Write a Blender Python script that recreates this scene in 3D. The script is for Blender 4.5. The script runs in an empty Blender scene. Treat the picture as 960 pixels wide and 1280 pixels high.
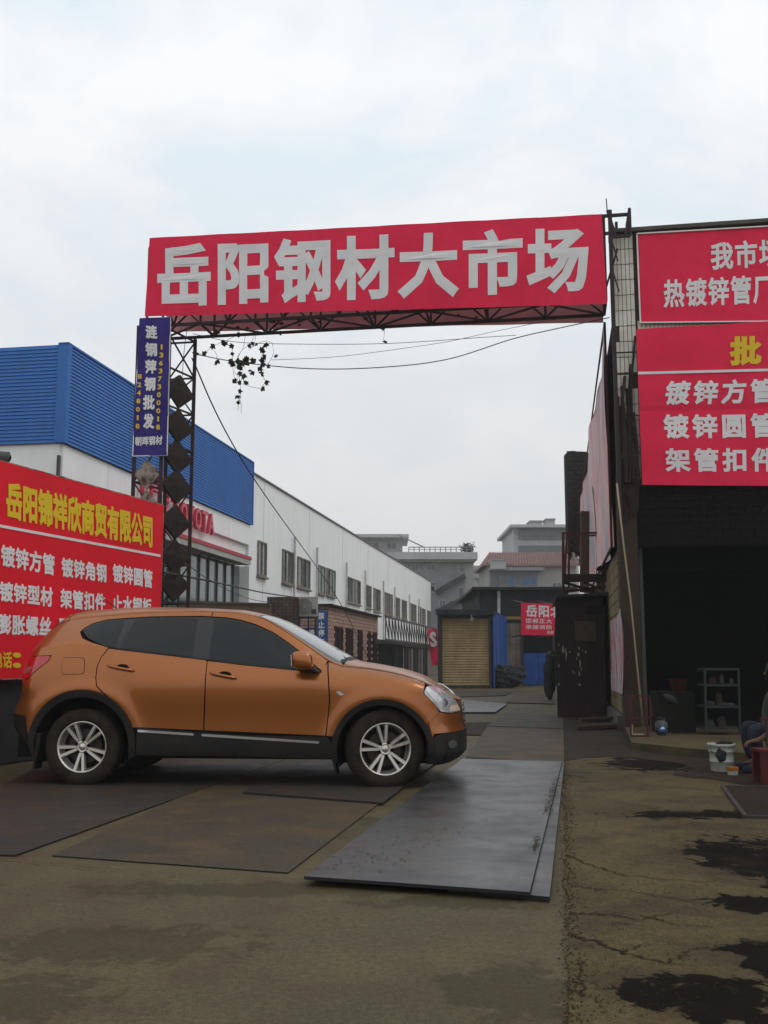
import bpy, bmesh, math, random
import numpy as np
from mathutils import Vector, Matrix
random.seed(7); rng = np.random.RandomState(7)
sc = bpy.context.scene; C = sc.collection
# ------------------------------------------------------------------ camera
H = 1.085; FPX = 1280.0; PITCH = math.atan(185 / FPX)
cam = bpy.data.cameras.new('camera'); cam.sensor_fit = 'VERTICAL'; cam.sensor_height = 24; cam.lens = 24
cam.clip_start = 0.05; cam.clip_end = 3000
co = bpy.data.objects.new('camera', cam); C.objects.link(co); sc.camera = co
co.location = (0, 0, H); co.rotation_euler = (math.pi / 2 + PITCH, 0, 0)
# ------------------------------------------------------------------ view, world, sun
sc.view_settings.view_transform = 'Standard'; sc.view_settings.look = 'None'
sc.view_settings.exposure = 0; sc.view_settings.gamma = 1
sc.cycles.volume_step_rate = 4; sc.cycles.volume_bounces = 0; sc.cycles.max_bounces = 5
SUN_EL, SUN_AZ = math.radians(55), math.radians(105)
world = bpy.data.worlds.new('World'); sc.world = world; world.use_nodes = True
def build_world():
    nt = world.node_tree; nd = nt.nodes; ln = nt.links; nd.clear()
    out = nd.new('ShaderNodeOutputWorld'); bg = nd.new('ShaderNodeBackground'); bg2 = nd.new('ShaderNodeBackground')
    sky = nd.new('ShaderNodeTexSky'); sky.sky_type = 'NISHITA'; sky.sun_disc = False
    sky.sun_elevation = SUN_EL; sky.sun_rotation = SUN_AZ; sky.dust_density = 3
    bg.inputs['Strength'].default_value = 0.07; ln.new(sky.outputs[0], bg.inputs['Color'])
    tc = nd.new('ShaderNodeTexCoord')
    sep = nd.new('ShaderNodeSeparateXYZ'); ln.new(tc.outputs['Generated'], sep.inputs[0])
    # clouds: project the direction onto a flat layer
    zc = nd.new('ShaderNodeMath'); zc.operation = 'MAXIMUM'; zc.inputs[1].default_value = 0.0; ln.new(sep.outputs['Z'], zc.inputs[0])
    za = nd.new('ShaderNodeMath'); za.operation = 'ADD'; za.inputs[1].default_value = 0.35; ln.new(zc.outputs[0], za.inputs[0])
    dv = nd.new('ShaderNodeVectorMath'); dv.operation = 'DIVIDE'; ln.new(tc.outputs['Generated'], dv.inputs[0]); ln.new(za.outputs[0], dv.inputs[1])
    n = nd.new('ShaderNodeTexNoise'); n.inputs['Scale'].default_value = 3.4; n.inputs['Detail'].default_value = 9
    n.inputs['Roughness'].default_value = 0.56; n.inputs['Distortion'].default_value = 0.25; ln.new(dv.outputs[0], n.inputs['Vector'])
    cr = nd.new('ShaderNodeValToRGB'); e = cr.color_ramp.elements
    e[0].position = 0.41; e[0].color = (0.68, 0.768, 0.825, 1); e[1].position = 0.60; e[1].color = (0.855, 0.865, 0.87, 1)
    ln.new(n.outputs['Fac'], cr.inputs['Fac'])
    hr = nd.new('ShaderNodeValToRGB'); h = hr.color_ramp.elements
    h[0].position = 0.06; h[0].color = (0, 0, 0, 1); h[1].position = 0.50; h[1].color = (1, 1, 1, 1); ln.new(zc.outputs[0], hr.inputs['Fac'])
    mx = nd.new('ShaderNodeMixRGB'); mx.inputs[1].default_value = (0.66, 0.652, 0.652, 1); ln.new(hr.outputs[0], mx.inputs[0]); ln.new(cr.outputs[0], mx.inputs[2])
    ln.new(mx.outputs[0], bg2.inputs['Color']); bg2.inputs['Strength'].default_value = 1.27
    ms = nd.new('ShaderNodeMixShader'); ms.inputs[0].default_value = 0.90
    ln.new(bg.outputs[0], ms.inputs[1]); ln.new(bg2.outputs[0], ms.inputs[2]); ln.new(ms.outputs[0], out.inputs['Surface'])
build_world()
sl = bpy.data.lights.new('sun', 'SUN'); sl.energy = 0.6; sl.angle = math.radians(28); sl.color = (1, 0.96, 0.9)
so = bpy.data.objects.new('sun', sl); C.objects.link(so)
so.rotation_euler = (math.pi / 2 - SUN_EL, 0, math.pi - SUN_AZ)
# ------------------------------------------------------------------ measuring helpers
_c, _s = math.cos(PITCH), math.sin(PITCH)
def ray(px, py):
    a = (px - 480) / FPX; b = -(py - 640) / FPX
    return Vector((a, _c - b * _s, _s + b * _c))
def ground(px, py, z=0.0):
    r = ray(px, py); t = (z - H) / r.z; return Vector((r.x * t, r.y * t, z))
def at(px, py, Y):
    r = ray(px, py); t = Y / r.y; return Vector((r.x * t, Y, H + r.z * t))
D = Vector((0.1677, 0.9858, 0)); R = Vector((0.9858, -0.1677, 0)); UP = Vector((0, 0, 1))
def onplane(px, py, p, n):
    r = ray(px, py); o = Vector((0, 0, H)); t = (p - o).dot(n) / r.dot(n); return o + r * t
# ------------------------------------------------------------------ materials
def mat(name, col, rough=0.7, metal=0.0, col2=None, scale=3.0, bump=0.0, bscale=40.0, contrast=(0.35, 0.65), streak=1.0, spec=0.5, coat=0.0, col3=None, s3=1.5, c3=(0.5, 0.7)):
    m = bpy.data.materials.new(name); m.use_nodes = True; nt = m.node_tree; nd = nt.nodes; ln = nt.links
    b = nd['Principled BSDF']; b.inputs['Base Color'].default_value = (*col, 1); b.inputs['Roughness'].default_value = rough
    b.inputs['Metallic'].default_value = metal; b.inputs['Specular IOR Level'].default_value = spec; b.inputs['Coat Weight'].default_value = coat
    if spec == 0.5 and rough >= 0.7 and not metal: b.inputs['Specular IOR Level'].default_value = 0.12
    elif spec == 0.5 and rough >= 0.5 and not metal: b.inputs['Specular IOR Level'].default_value = 0.25
    if col2 is None and not bump and col3 is None: return m
    tc = nd.new('ShaderNodeTexCoord'); mp = nd.new('ShaderNodeMapping'); mp.inputs['Scale'].default_value = (1, 1, streak); ln.new(tc.outputs['Object'], mp.inputs['Vector'])
    last = None
    def layer(c, sc_, cr_, prev, pc):
        n = nd.new('ShaderNodeTexNoise'); n.inputs['Scale'].default_value = sc_; n.inputs['Detail'].default_value = 8; n.inputs['Roughness'].default_value = 0.65
        ln.new(mp.outputs[0], n.inputs['Vector'])
        r = nd.new('ShaderNodeMapRange'); r.inputs['From Min'].default_value = cr_[0]; r.inputs['From Max'].default_value = cr_[1]; ln.new(n.outputs['Fac'], r.inputs['Value'])
        x = nd.new('ShaderNodeMixRGB'); ln.new(r.outputs[0], x.inputs[0])
        if prev: ln.new(prev, x.inputs[1])
        else: x.inputs[1].default_value = (*pc, 1)
        x.inputs[2].default_value = (*c, 1); return x.outputs[0]
    if col2 is not None: last = layer(col2, scale, contrast, None, col)
    if col3 is not None: last = layer(col3, s3, c3, last, col)
    if last: ln.new(last, b.inputs['Base Color'])
    if bump:
        n = nd.new('ShaderNodeTexNoise'); n.inputs['Scale'].default_value = bscale; n.inputs['Detail'].default_value = 6; ln.new(tc.outputs['Object'], n.inputs['Vector'])
        bp = nd.new('ShaderNodeBump'); bp.inputs['Strength'].default_value = bump; bp.inputs['Distance'].default_value = 0.02
        ln.new(n.outputs['Fac'], bp.inputs['Height']); ln.new(bp.outputs[0], b.inputs['Normal'])
    return m
M = {}
def gr(v, t=(1, 1, 1)): return (v * t[0], v * t[1], v * t[2])
M['banner'] = mat('banner_cloth', (0.79, 0.026, 0.078), 0.7, col2=(0.67, 0.020, 0.062), scale=1.2, bump=0.15, bscale=9)
M['banner_back'] = mat('banner_back', (0.85, 0.45, 0.48), 0.8, col2=(0.75, 0.36, 0.40), scale=3)
M['billred'] = mat('billboard_vinyl', (0.78, 0.006, 0.022), 0.6, col2=(0.66, 0.006, 0.018), scale=1.0, bump=0.1, bscale=6)
M['white'] = mat('print_white', (0.76, 0.74, 0.74), 0.75, col2=(0.66, 0.65, 0.65), scale=2)
M['yellow'] = mat('print_yellow', (0.72, 0.50, 0.02), 0.6)
M['bluebanner'] = mat('blue_cloth', (0.045, 0.03, 0.20), 0.7, col2=(0.03, 0.02, 0.14), scale=3)
M['rust'] = mat('rusted_paint', (0.035, 0.012, 0.016), 0.75, 0.2, col2=(0.02, 0.012, 0.012), scale=14, bump=0.3, bscale=60)
M['blacksteel'] = mat('black_plate', (0.018, 0.013, 0.012), 0.7, col2=(0.04, 0.024, 0.018), scale=9, bump=0.2, bscale=50)
M['rustwhite'] = mat('peeling_plate', (0.30, 0.26, 0.22), 0.8, col2=(0.09, 0.045, 0.03), scale=8, contrast=(0.45, 0.6))
M['bluepanel'] = mat('blue_cladding', (0.05, 0.17, 0.48), 0.7, col2=(0.042, 0.145, 0.42), scale=0.9, col3=(0.06, 0.12, 0.25), s3=2.5, c3=(0.55, 0.8), streak=0.3)
M['whitewall'] = mat('white_cladding', (0.86, 0.86, 0.85), 0.6, col2=(0.79, 0.79, 0.78), scale=2.2, streak=0.12, col3=(0.24, 0.21, 0.19), s3=2.6, c3=(0.60, 0.84), bump=0.05, bscale=8)
M['redtrim'] = mat('red_trim', (0.42, 0.02, 0.04), 0.5)
M['redletter'] = mat('red_letter', (0.50, 0.015, 0.045), 0.4)
M['showglass'] = mat('grey_green_glass', (0.10, 0.13, 0.13), 0.08, col2=(0.17, 0.21, 0.21), scale=0.6, streak=0.2, spec=0.6)
M['mullion'] = mat('dark_mullion', (0.05, 0.05, 0.05), 0.5)
M['pane'] = mat('window_pane', (0.07, 0.085, 0.085), 0.12, col2=(0.14, 0.16, 0.155), scale=1.0)
M['pane2'] = mat('dusty_pane', (0.16, 0.18, 0.18), 0.35, col2=(0.24, 0.26, 0.25), scale=1.4)
M['pane3'] = mat('dark_pane', (0.025, 0.03, 0.03), 0.1)
M['gutter'] = mat('grey_gutter', (0.22, 0.21, 0.2), 0.7, col2=(.12, .1, .09), scale=3)
M['winframe'] = mat('window_frame', (0.26, 0.24, 0.21), 0.7, col2=(0.13, 0.10, 0.08), scale=5)
M['pipe'] = mat('pipe_white', (0.55, 0.55, 0.53), 0.6, col2=(0.35, 0.33, 0.3), scale=4)
M['hutbrick'] = mat('hut_brick', (0.46, 0.30, 0.245), 0.8, col2=(0.36, 0.22, 0.17), scale=2.5, bump=0.2)
M['mortar'] = mat('dark_mortar', (0.03, 0.02, 0.016), 0.9)
M['darkopen'] = mat('dark_interior', (0.008, 0.007, 0.007), 0.9)
M['bluesign'] = mat('blue_sign', (0.02, 0.09, 0.30), 0.5, col2=(0.015, 0.07, 0.24), scale=8)
M['navysign'] = mat('navy_sign', (0.015, 0.03, 0.10), 0.5)
M['acwhite'] = mat('appliance_white', (0.42, 0.42, 0.38), 0.5, col2=(0.30, 0.29, 0.25), scale=4)
M['oldbrick'] = mat('old_brick', (0.07, 0.05, 0.04), 0.9, col2=(0.15, 0.11, 0.085), scale=3, bump=0.4, bscale=12)
M['awning'] = mat('brown_awning', (0.16, 0.10, 0.065), 0.8, col2=(0.10, 0.06, 0.04), scale=3)
M['annex'] = mat('annex_wall', (0.17, 0.14, 0.12), 0.85, col2=(0.10, 0.08, 0.065), scale=2, bump=0.2)
M['darkmetal'] = mat('dark_metal', (0.03, 0.03, 0.03), 0.6, 0.3, col2=(0.05, 0.035, 0.03), scale=10)
M['shutter'] = mat('roller_shutter', (0.48, 0.37, 0.20), 0.7, col2=(0.36, 0.26, 0.13), scale=2.5, streak=0.5)
M['bluesheet'] = mat('blue_sheet', (0.02, 0.09, 0.33), 0.55, col2=(0.012, 0.05, 0.2), scale=3)
M['tinwall'] = mat('pale_tin', (0.24, 0.21, 0.18), 0.7, col2=(0.17, 0.11, 0.07), scale=2.0, col3=(0.16, 0.06, 0.03), s3=3.5, c3=(0.55, 0.7))
M['hall'] = mat('dark_cladding', (0.022, 0.024, 0.027), 0.7, col2=(0.04, 0.04, 0.04), scale=2)
M['farwall'] = mat('grey_render', (0.20, 0.205, 0.215), 0.85, col2=(0.25, 0.25, 0.255), scale=0.3)  # far building tones lifted, part of the haze put into their colours
M['farpale'] = mat('pale_render', (0.44, 0.44, 0.44), 0.85, col2=(0.35, 0.35, 0.35), scale=0.4)
M['farmid'] = mat('mid_render', (0.28, 0.27, 0.25), 0.85, col2=(0.35, 0.34, 0.32), scale=0.4)
M['farglass'] = mat('far_window', (0.09, 0.10, 0.11), 0.25)
M['farblue'] = mat('far_blue_window', (0.02, 0.10, 0.26), 0.3)
M['rooftile'] = mat('red_roof_tile', (0.25, 0.15, 0.125), 0.85, col2=(0.19, 0.115, 0.10), scale=1.5)
M['concrete'] = mat('old_concrete', (0.11, 0.105, 0.09), 0.85, col2=(0.075, 0.065, 0.05), scale=2, bump=0.25)
M['tile'] = mat('wall_tile', (0.78, 0.77, 0.68), 0.5, col2=(0.62, 0.58, 0.48), scale=3)
M['grout'] = mat('tile_grout', (0.08, 0.055, 0.04), 0.9)
M['shopwall'] = mat('shop_wall', (0.045, 0.032, 0.022), 0.85, col2=(0.05, 0.032, 0.024), scale=2.5, bump=0.3)
M['sidewall'] = mat('side_wall_plaster', (0.24, 0.19, 0.10), 0.85, col2=(0.15, 0.11, 0.06), scale=2.2, streak=0.4, bump=0.3, col3=(0.05, 0.035, 0.025), s3=1.6, c3=(0.55, 0.7))
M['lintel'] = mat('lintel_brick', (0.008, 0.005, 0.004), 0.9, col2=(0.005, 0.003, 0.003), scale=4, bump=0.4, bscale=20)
M['interior'] = mat('shade_black_interior', (0.007, 0.006, 0.005), 0.95)  # near-black surfaces, the room's shade is put into the colour
M['sheet'] = mat('container_metal', (0.032, 0.024, 0.021), 0.7, 0.0, col2=(0.022, 0.015, 0.012), scale=2, col3=(0.07, 0.045, 0.03), s3=5, c3=(0.6, 0.75), bump=0.08)
M['redpaint'] = mat('dull_red_steel', (0.085, 0.013, 0.018), 0.6, col2=(0.045, 0.012, 0.012), scale=8)
M['sidecloth'] = mat('faded_banner', (0.78, 0.62, 0.61), 0.75, col2=(0.66, 0.30, 0.31), scale=1.1, streak=0.35, col3=(0.36, 0.42, 0.50), s3=0.8, c3=(0.50, 0.62))
M['stone'] = mat('black_brick', (0.022, 0.02, 0.018), 0.85, col2=(0.04, 0.033, 0.028), scale=5, bump=0.3)
M['maroon'] = mat('maroon_tarp', (0.10, 0.022, 0.018), 0.85, col2=(0.05, 0.016, 0.013), scale=4)
M['poster'] = mat('torn_poster', (0.40, 0.36, 0.38), 0.7, col2=(0.34, 0.05, 0.06), scale=5, contrast=(0.50, 0.56), streak=0.4)
M['wood'] = mat('old_wood', (0.05, 0.032, 0.022), 0.85, col2=(0.08, 0.05, 0.032), scale=6)
M['pole'] = mat('bare_pole', (0.30, 0.24, 0.16), 0.6)
M['greypost'] = mat('grey_post', (0.07, 0.07, 0.07), 0.6)
M['chrome'] = mat('bright_metal', (0.6, 0.6, 0.6), 0.25, 1.0)
M['plastic'] = mat('white_plastic', (0.34, 0.355, 0.31), 0.6, col2=(0.16, 0.145, 0.11), scale=5, contrast=(0.5, 0.7))
M['leaf'] = mat('dry_leaf', (0.035, 0.022, 0.016), 0.8, col2=(0.03, 0.03, 0.014), scale=6)
M['stem'] = mat('vine_stem', (0.06, 0.045, 0.035), 0.8)
M['cable'] = mat('black_cable', (0.02, 0.02, 0.02), 0.6)
# ------------------------------------------------------------------ mesh collection and tagging
def tag(o, label=None, cat=None, group=None, kind=None):
    if label: o['label'] = label
    if cat: o['category'] = cat
    if group: o['group'] = group
    if kind: o['kind'] = kind
    return o
def thing(name, label, cat, loc, group=None):
    o = bpy.data.objects.new(name, None); C.objects.link(o); o.empty_display_size = 0.2
    o.location = loc; tag(o, label, cat, group); return o
def wloc(o):
    v = Vector((0, 0, 0))
    while o is not None: v = v + o.location; o = o.parent
    return v
def link(name, me, m, parent=None, smooth=False, loc=None):
    """me holds world coordinates; it is shifted so that its origin sits at its parent's (or at loc)."""
    o = bpy.data.objects.new(name, me); C.objects.link(o)
    base = Vector(loc) if loc is not None else (wloc(parent) if parent else None)
    if base is None:
        co_ = np.array([v.co[:] for v in me.vertices]); base = Vector(((co_[:, 0].min() + co_[:, 0].max()) / 2, (co_[:, 1].min() + co_[:, 1].max()) / 2, co_[:, 2].min()))
    me.transform(Matrix.Translation(-base))
    if parent: o.parent = parent; o.location = base - wloc(parent)
    else: o.location = base
    if m and not me.materials: me.materials.append(m)
    if smooth: me.shade_smooth()
    return o
class MB:
    def __init__(s): s.v = []; s.f = []
    def add(s, vs, fs):
        k = len(s.v); s.v += [tuple(v) for v in vs]; s.f += [[i + k for i in f] for f in fs]; return s
    def hexa(s, p):   # 8 points: bottom loop 0-3, top loop 4-7
        return s.add(p, [(3, 2, 1, 0), (4, 5, 6, 7), (0, 1, 5, 4), (1, 2, 6, 5), (2, 3, 7, 6), (3, 0, 4, 7)])
    def box(s, o, a, b, c):   # corner + three edge vectors
        o, a, b, c = Vector(o), Vector(a), Vector(b), Vector(c)
        if a.cross(b).dot(c) < 0: a, b = b, a
        return s.hexa([o, o + a, o + a + b, o + b, o + c, o + a + c, o + a + b + c, o + b + c])
    def bar(s, p, q, w=0.04, h=None, up=(0, 0, 1)):
        p, q = Vector(p), Vector(q); h = h or w; d = (q - p).normalized(); u = Vector(up)
        if abs(d.dot(u)) > 0.98: u = Vector((0, 1, 0))
        a = d.cross(u).normalized() * w; b = a.cross(d).normalized() * h
        return s.box(p - a / 2 - b / 2, a, b, q - p)
    def tube(s, pts, r=0.01, n=6):
        pts = [Vector(p) for p in pts]; rings = []
        for i, p in enumerate(pts):
            d = (pts[min(i + 1, len(pts) - 1)] - pts[max(i - 1, 0)]).normalized(); u = Vector((0, 0, 1)) if abs(d.z) < .95 else Vector((0, 1, 0))
            a = d.cross(u).normalized(); b = a.cross(d); rr = r[i] if hasattr(r, '__len__') else r
            rings.append([p + a * rr * math.cos(k * 2 * math.pi / n) + b * rr * math.sin(k * 2 * math.pi / n) for k in range(n)])
        vs = [v for rg in rings for v in rg]; fs = []
        for i in range(len(pts) - 1):
            for k in range(n): fs.append((i * n + k, i * n + (k + 1) % n, (i + 1) * n + (k + 1) % n, (i + 1) * n + k))
        fs += [tuple(range(n))[::-1], tuple((len(pts) - 1) * n + k for k in range(n))]
        return s.add(vs, fs)
    def quad(s, a, b, c, d, t=0.0, n=None):   # four corners, optional thickness t behind
        a, b, c, d = map(Vector, (a, b, c, d))
        if not t: return s.add([a, b, c, d], [(0, 1, 2, 3)])
        n = Vector(n) if n else (b - a).cross(d - a).normalized()
        k = n * -t
        return s.hexa([a + k, b + k, c + k, d + k, a, b, c, d]) if True else s
    def lathe(s, c, ax, prof, n=24, u=None):
        c, ax = Vector(c), Vector(ax).normalized(); u = Vector(u) if u else (Vector((0, 0, 1)) if abs(ax.z) < .9 else Vector((1, 0, 0)))
        a = ax.cross(u).normalized(); b = ax.cross(a); vs = []; fs = []
        for (h, r) in prof:
            for k in range(n): t = k * 2 * math.pi / n; vs.append(c + ax * h + (a * math.cos(t) + b * math.sin(t)) * r)
        for i in range(len(prof) - 1):
            for k in range(n): fs.append((i * n + k, i * n + (k + 1) % n, (i + 1) * n + (k + 1) % n, (i + 1) * n + k))
        return s.add(vs, fs)
    def mesh(s, name):
        me = bpy.data.meshes.new(name); me.from_pydata(s.v, [], s.f); me.validate(); me.update(); return me
    def build(s, name, m, parent=None, smooth=False, loc=None, fix=True):
        me = s.mesh(name)
        if fix:
            bm = bmesh.new(); bm.from_mesh(me); bmesh.ops.recalc_face_normals(bm, faces=bm.faces); bm.to_mesh(me); bm.free()
        return link(name, me, m, parent, smooth, loc)
def struct(o): o['kind'] = 'structure'; return o
# ------------------------------------------------------------------ lettering
_gl = {}
def glyph(ch, bold):
    key = (ch, bold)
    if key in _gl: return _gl[key]
    cu = bpy.data.curves.new('t', 'FONT'); cu.body = ch; cu.resolution_u = 2; cu.bevel_depth = bold; cu.bevel_resolution = 0; cu.fill_mode = 'FRONT' if not bold else 'BOTH'
    o = bpy.data.objects.new('t', cu); C.objects.link(o); dg = bpy.context.evaluated_depsgraph_get(); dg.update()
    me = bpy.data.meshes.new_from_object(o.evaluated_get(dg))
    v = np.array([q.co[:] for q in me.vertices]); f = [tuple(p.vertices) for p in me.polygons]
    # keep the faces that look outward
    f = [g for g, p in zip(f, me.polygons) if p.normal.z > 0.01 or not bold]
    bpy.data.objects.remove(o); bpy.data.curves.remove(cu); bpy.data.meshes.remove(me)
    _gl[key] = (v, f); return _gl[key]
def letters(mb, TL, TR, BR, BL, text, n, gap=0.1, bold=0.035, off=0.004, thick=0.0006, fit=False, warp=None):
    """flat print on a planar sign: the text fills the world-space quad, one cell per character."""
    TL, TR, BR, BL = map(Vector, (TL, TR, BR, BL)); N = len(text); cell = 1.0 / (N - gap) if N > 1 else 1.0; n = Vector(n)
    for i, ch in enumerate(text):
        if ch == ' ': continue
        v, f = glyph(ch, bold)
        if fit or ord(ch) < 256: x0, x1 = v[:, 0].min(), v[:, 0].max(); y0, y1 = v[:, 1].min(), v[:, 1].max()
        else: x0, x1, y0, y1 = 0.02, 0.97, -0.09, 0.86
        z1 = max(v[:, 2].max(), 1e-6); vs = []
        w = cell * (1 - gap) if N > 1 else 1.0
        for p in v:
            a = i * cell + (p[0] - x0) / (x1 - x0) * w; b = (p[1] - y0) / (y1 - y0)
            q = (BL.lerp(BR, a)).lerp(TL.lerp(TR, a), b) + n * (off + thick * p[2] / z1)
            if warp: q = q + n * warp(q)
            vs.append(q)
        mb.add(vs, f)
def pxtext(mb, p, n, quadpx, text, **k):
    letters(mb, *[onplane(x, y, p, n) for x, y in quadpx], text, n if n.y < 0 or n.x > 0 else n, **k)
def disp_sheet(mb, TL, TR, BR, BL, nu, nv, fn, n):
    TL, TR, BR, BL = map(Vector, (TL, TR, BR, BL)); vs = []
    for j in range(nv + 1):
        for i in range(nu + 1):
            a, b = i / nu, j / nv
            vs.append(TL.lerp(TR, a).lerp(BL.lerp(BR, a), b) + Vector(n) * fn(a, b))
    fs = [(j * (nu + 1) + i, (j + 1) * (nu + 1) + i, (j + 1) * (nu + 1) + i + 1, j * (nu + 1) + i + 1) for j in range(nv) for i in range(nu)]
    mb.add(vs, fs)
# ================================================================== GROUND
def ground_mat(name, c1, c2, c3, wet, crack=0.0, rough=0.75, bumpk=0.35, seed=0.0, scr=0.0, stains=(), org=(0, 0), dark=(0.009, 0.0075, 0.005), smax=1.0):
    m = bpy.data.materials.new(name); m.use_nodes = True; nt = m.node_tree; nd = nt.nodes; ln = nt.links; b = nd['Principled BSDF']
    tc = nd.new('ShaderNodeTexCoord'); mp = nd.new('ShaderNodeMapping'); mp.inputs['Location'].default_value = (seed, seed * 2, 0); ln.new(tc.outputs['Object'], mp.inputs[0])
    def noise(s, d=8, r=0.6):
        n = nd.new('ShaderNodeTexNoise'); n.inputs['Scale'].default_value = s; n.inputs['Detail'].default_value = d; n.inputs['Roughness'].default_value = r; ln.new(mp.outputs[0], n.inputs['Vector']); return n
    def rng_(src, a, z, lo=0, hi=1):
        r = nd.new('ShaderNodeMapRange'); r.inputs[1].default_value = a; r.inputs[2].default_value = z; r.inputs[3].default_value = lo; r.inputs[4].default_value = hi; ln.new(src, r.inputs[0]); return r.outputs[0]
    def mix(f, a, z, t='MIX'):
        x = nd.new('ShaderNodeMixRGB'); x.blend_type = t
        for k, s in ((0, f), (1, a), (2, z)):
            if isinstance(s, tuple): x.inputs[k].default_value = (*s, 1)
            elif isinstance(s, (int, float)): x.inputs[k].default_value = s
            else: ln.new(s, x.inputs[k])
        return x.outputs[0]
    n1, n2, n3, n4 = noise(0.55), noise(2.6), noise(38, 5, 0.7), noise(160, 3, 0.8)
    col = mix(rng_(n1.outputs[0], 0.38, 0.62), c1, c2)
    col = mix(rng_(n2.outputs[0], 0.48, 0.68, 0, 0.9), col, c3)
    g = rng_(n4.outputs[0], 0.3, 0.7, 0.45, 1.55); gc = nd.new('ShaderNodeCombineXYZ')
    for k in range(3): ln.new(g, gc.inputs[k])
    col = mix(1.0, col, gc.outputs[0], 'MULTIPLY')
    g2 = rng_(n3.outputs[0], 0.35, 0.65, 0.74, 1.26); gc2 = nd.new('ShaderNodeCombineXYZ')
    for k in range(3): ln.new(g2, gc2.inputs[k])
    col = mix(1.0, col, gc2.outputs[0], 'MULTIPLY')
    if stains:
        acc = None; sx = nd.new('ShaderNodeSeparateXYZ'); ln.new(tc.outputs['Object'], sx.inputs[0])
        def mth(op, a, b_=None):
            m_ = nd.new('ShaderNodeMath'); m_.operation = op
            for k, v in ((0, a), (1, b_)):
                if v is None: continue
                if isinstance(v, (int, float)): m_.inputs[k].default_value = v
                else: ln.new(v, m_.inputs[k])
            return m_.outputs[0]
        for (px_, py_, rx_, ry_) in stains:
            c_ = ground(px_, py_); rx = (ground(px_ + rx_, py_) - c_).x; ry = (ground(px_, py_ - ry_).y - ground(px_, py_ + ry_).y) / 2
            dx = mth('DIVIDE', mth('SUBTRACT', sx.outputs[0], c_.x - org[0]), rx); dy = mth('DIVIDE', mth('SUBTRACT', sx.outputs[1], c_.y - org[1]), ry)
            v = mth('SUBTRACT', 1.0, mth('SQRT', mth('ADD', mth('MULTIPLY', dx, dx), mth('MULTIPLY', dy, dy)))); acc = v if acc is None else mth('MAXIMUM', acc, v)
        ms2 = nd.new('ShaderNodeMapping'); ms2.inputs['Scale'].default_value = (1.15, 1.0, 1); ms2.inputs['Rotation'].default_value = (0, 0, .25); ln.new(tc.outputs['Object'], ms2.inputs[0])
        nz = nd.new('ShaderNodeTexNoise'); nz.inputs['Scale'].default_value = 5.5; nz.inputs['Detail'].default_value = 9; nz.inputs['Roughness'].default_value = .68; nz.inputs['Distortion'].default_value = .6; ln.new(ms2.outputs[0], nz.inputs['Vector'])
        fld = mth('ADD', acc, mth('MULTIPLY', mth('SUBTRACT', nz.outputs[0], .5), 3.2)); stf = rng_(fld, .10, .24, 0, smax); halo = rng_(fld, -.35, .3, 0, .42 * smax)
        col = mix(halo, col, (0.035, 0.025, 0.012)); col = mix(stf, col, dark); ln.new(rng_(stf, 0, 1, .14, .03), b.inputs['Specular IOR Level'])
    if scr:
        ms = nd.new('ShaderNodeMapping'); ms.inputs['Rotation'].default_value = (0, 0, .35); ms.inputs['Scale'].default_value = (1.2, 30, 1); ln.new(tc.outputs['Object'], ms.inputs[0])
        ns = nd.new('ShaderNodeTexNoise'); ns.inputs['Scale'].default_value = 2.2; ns.inputs['Detail'].default_value = 4; ln.new(ms.outputs[0], ns.inputs['Vector']); col = mix(rng_(ns.outputs[0], 0.60, 0.72, 0, scr), col, (0.13, 0.128, 0.125))
        nb = noise(1.3, 6, .7); col = mix(rng_(nb.outputs[0], 0.54, 0.70, 0, .7), col, (0.022, 0.021, 0.020))
    ro = rng_(n2.outputs[0], 0.35, 0.7, rough, rough - wet)
    if crack:
        wv = nd.new('ShaderNodeVectorMath'); wv.operation = 'MULTIPLY_ADD'; n5 = noise(1.7, 6, 0.7); ln.new(n5.outputs['Color'], wv.inputs[0]); wv.inputs[1].default_value = (0.9, 0.9, 0); ln.new(mp.outputs[0], wv.inputs[2])
        st = nd.new('ShaderNodeMapping'); st.inputs['Scale'].default_value = (0.8, 1.35, 1); st.inputs['Rotation'].default_value = (0, 0, 0.5); ln.new(wv.outputs[0], st.inputs[0])
        vo = nd.new('ShaderNodeTexVoronoi'); vo.feature = 'DISTANCE_TO_EDGE'; vo.inputs['Scale'].default_value = crack; ln.new(st.outputs[0], vo.inputs['Vector'])
        ck = rng_(vo.outputs[0], 0.0, 0.022, 1, 0); msk = rng_(n1.outputs[0], 0.42, 0.56); mm = nd.new('ShaderNodeMath'); mm.operation = 'MULTIPLY'; ln.new(ck, mm.inputs[0]); ln.new(msk, mm.inputs[1])
        col = mix(mm.outputs[0], col, (0.022, 0.014, 0.008))
    ln.new(col, b.inputs['Base Color']); ln.new(ro, b.inputs['Roughness']); b.inputs['Specular IOR Level'].default_value = 0.34 if rough < .7 else (0.02 if rough > .95 else 0.14)
    bp = nd.new('ShaderNodeBump'); bp.inputs['Strength'].default_value = bumpk; bp.inputs['Distance'].default_value = 0.02
    am = nd.new('ShaderNodeMath'); am.operation = 'ADD'; ln.new(n3.outputs[0], am.inputs[0]); ln.new(n4.outputs[0], am.inputs[1]); ln.new(am.outputs[0], bp.inputs['Height']); ln.new(bp.outputs[0], b.inputs['Normal'])
    return m
M['road'] = ground_mat('road_concrete', (0.104, 0.084, 0.043), (0.072, 0.060, 0.033), (0.070, 0.045, 0.022), 0.25, smax=.38, dark=(0.035, 0.028, 0.017), stains=((330, 1112, 260, 10), (560, 1128, 130, 9), (150, 1180, 190, 26), (640, 1240, 90, 40), (20, 1250, 110, 40), (420, 1010, 60, 30)))
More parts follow.
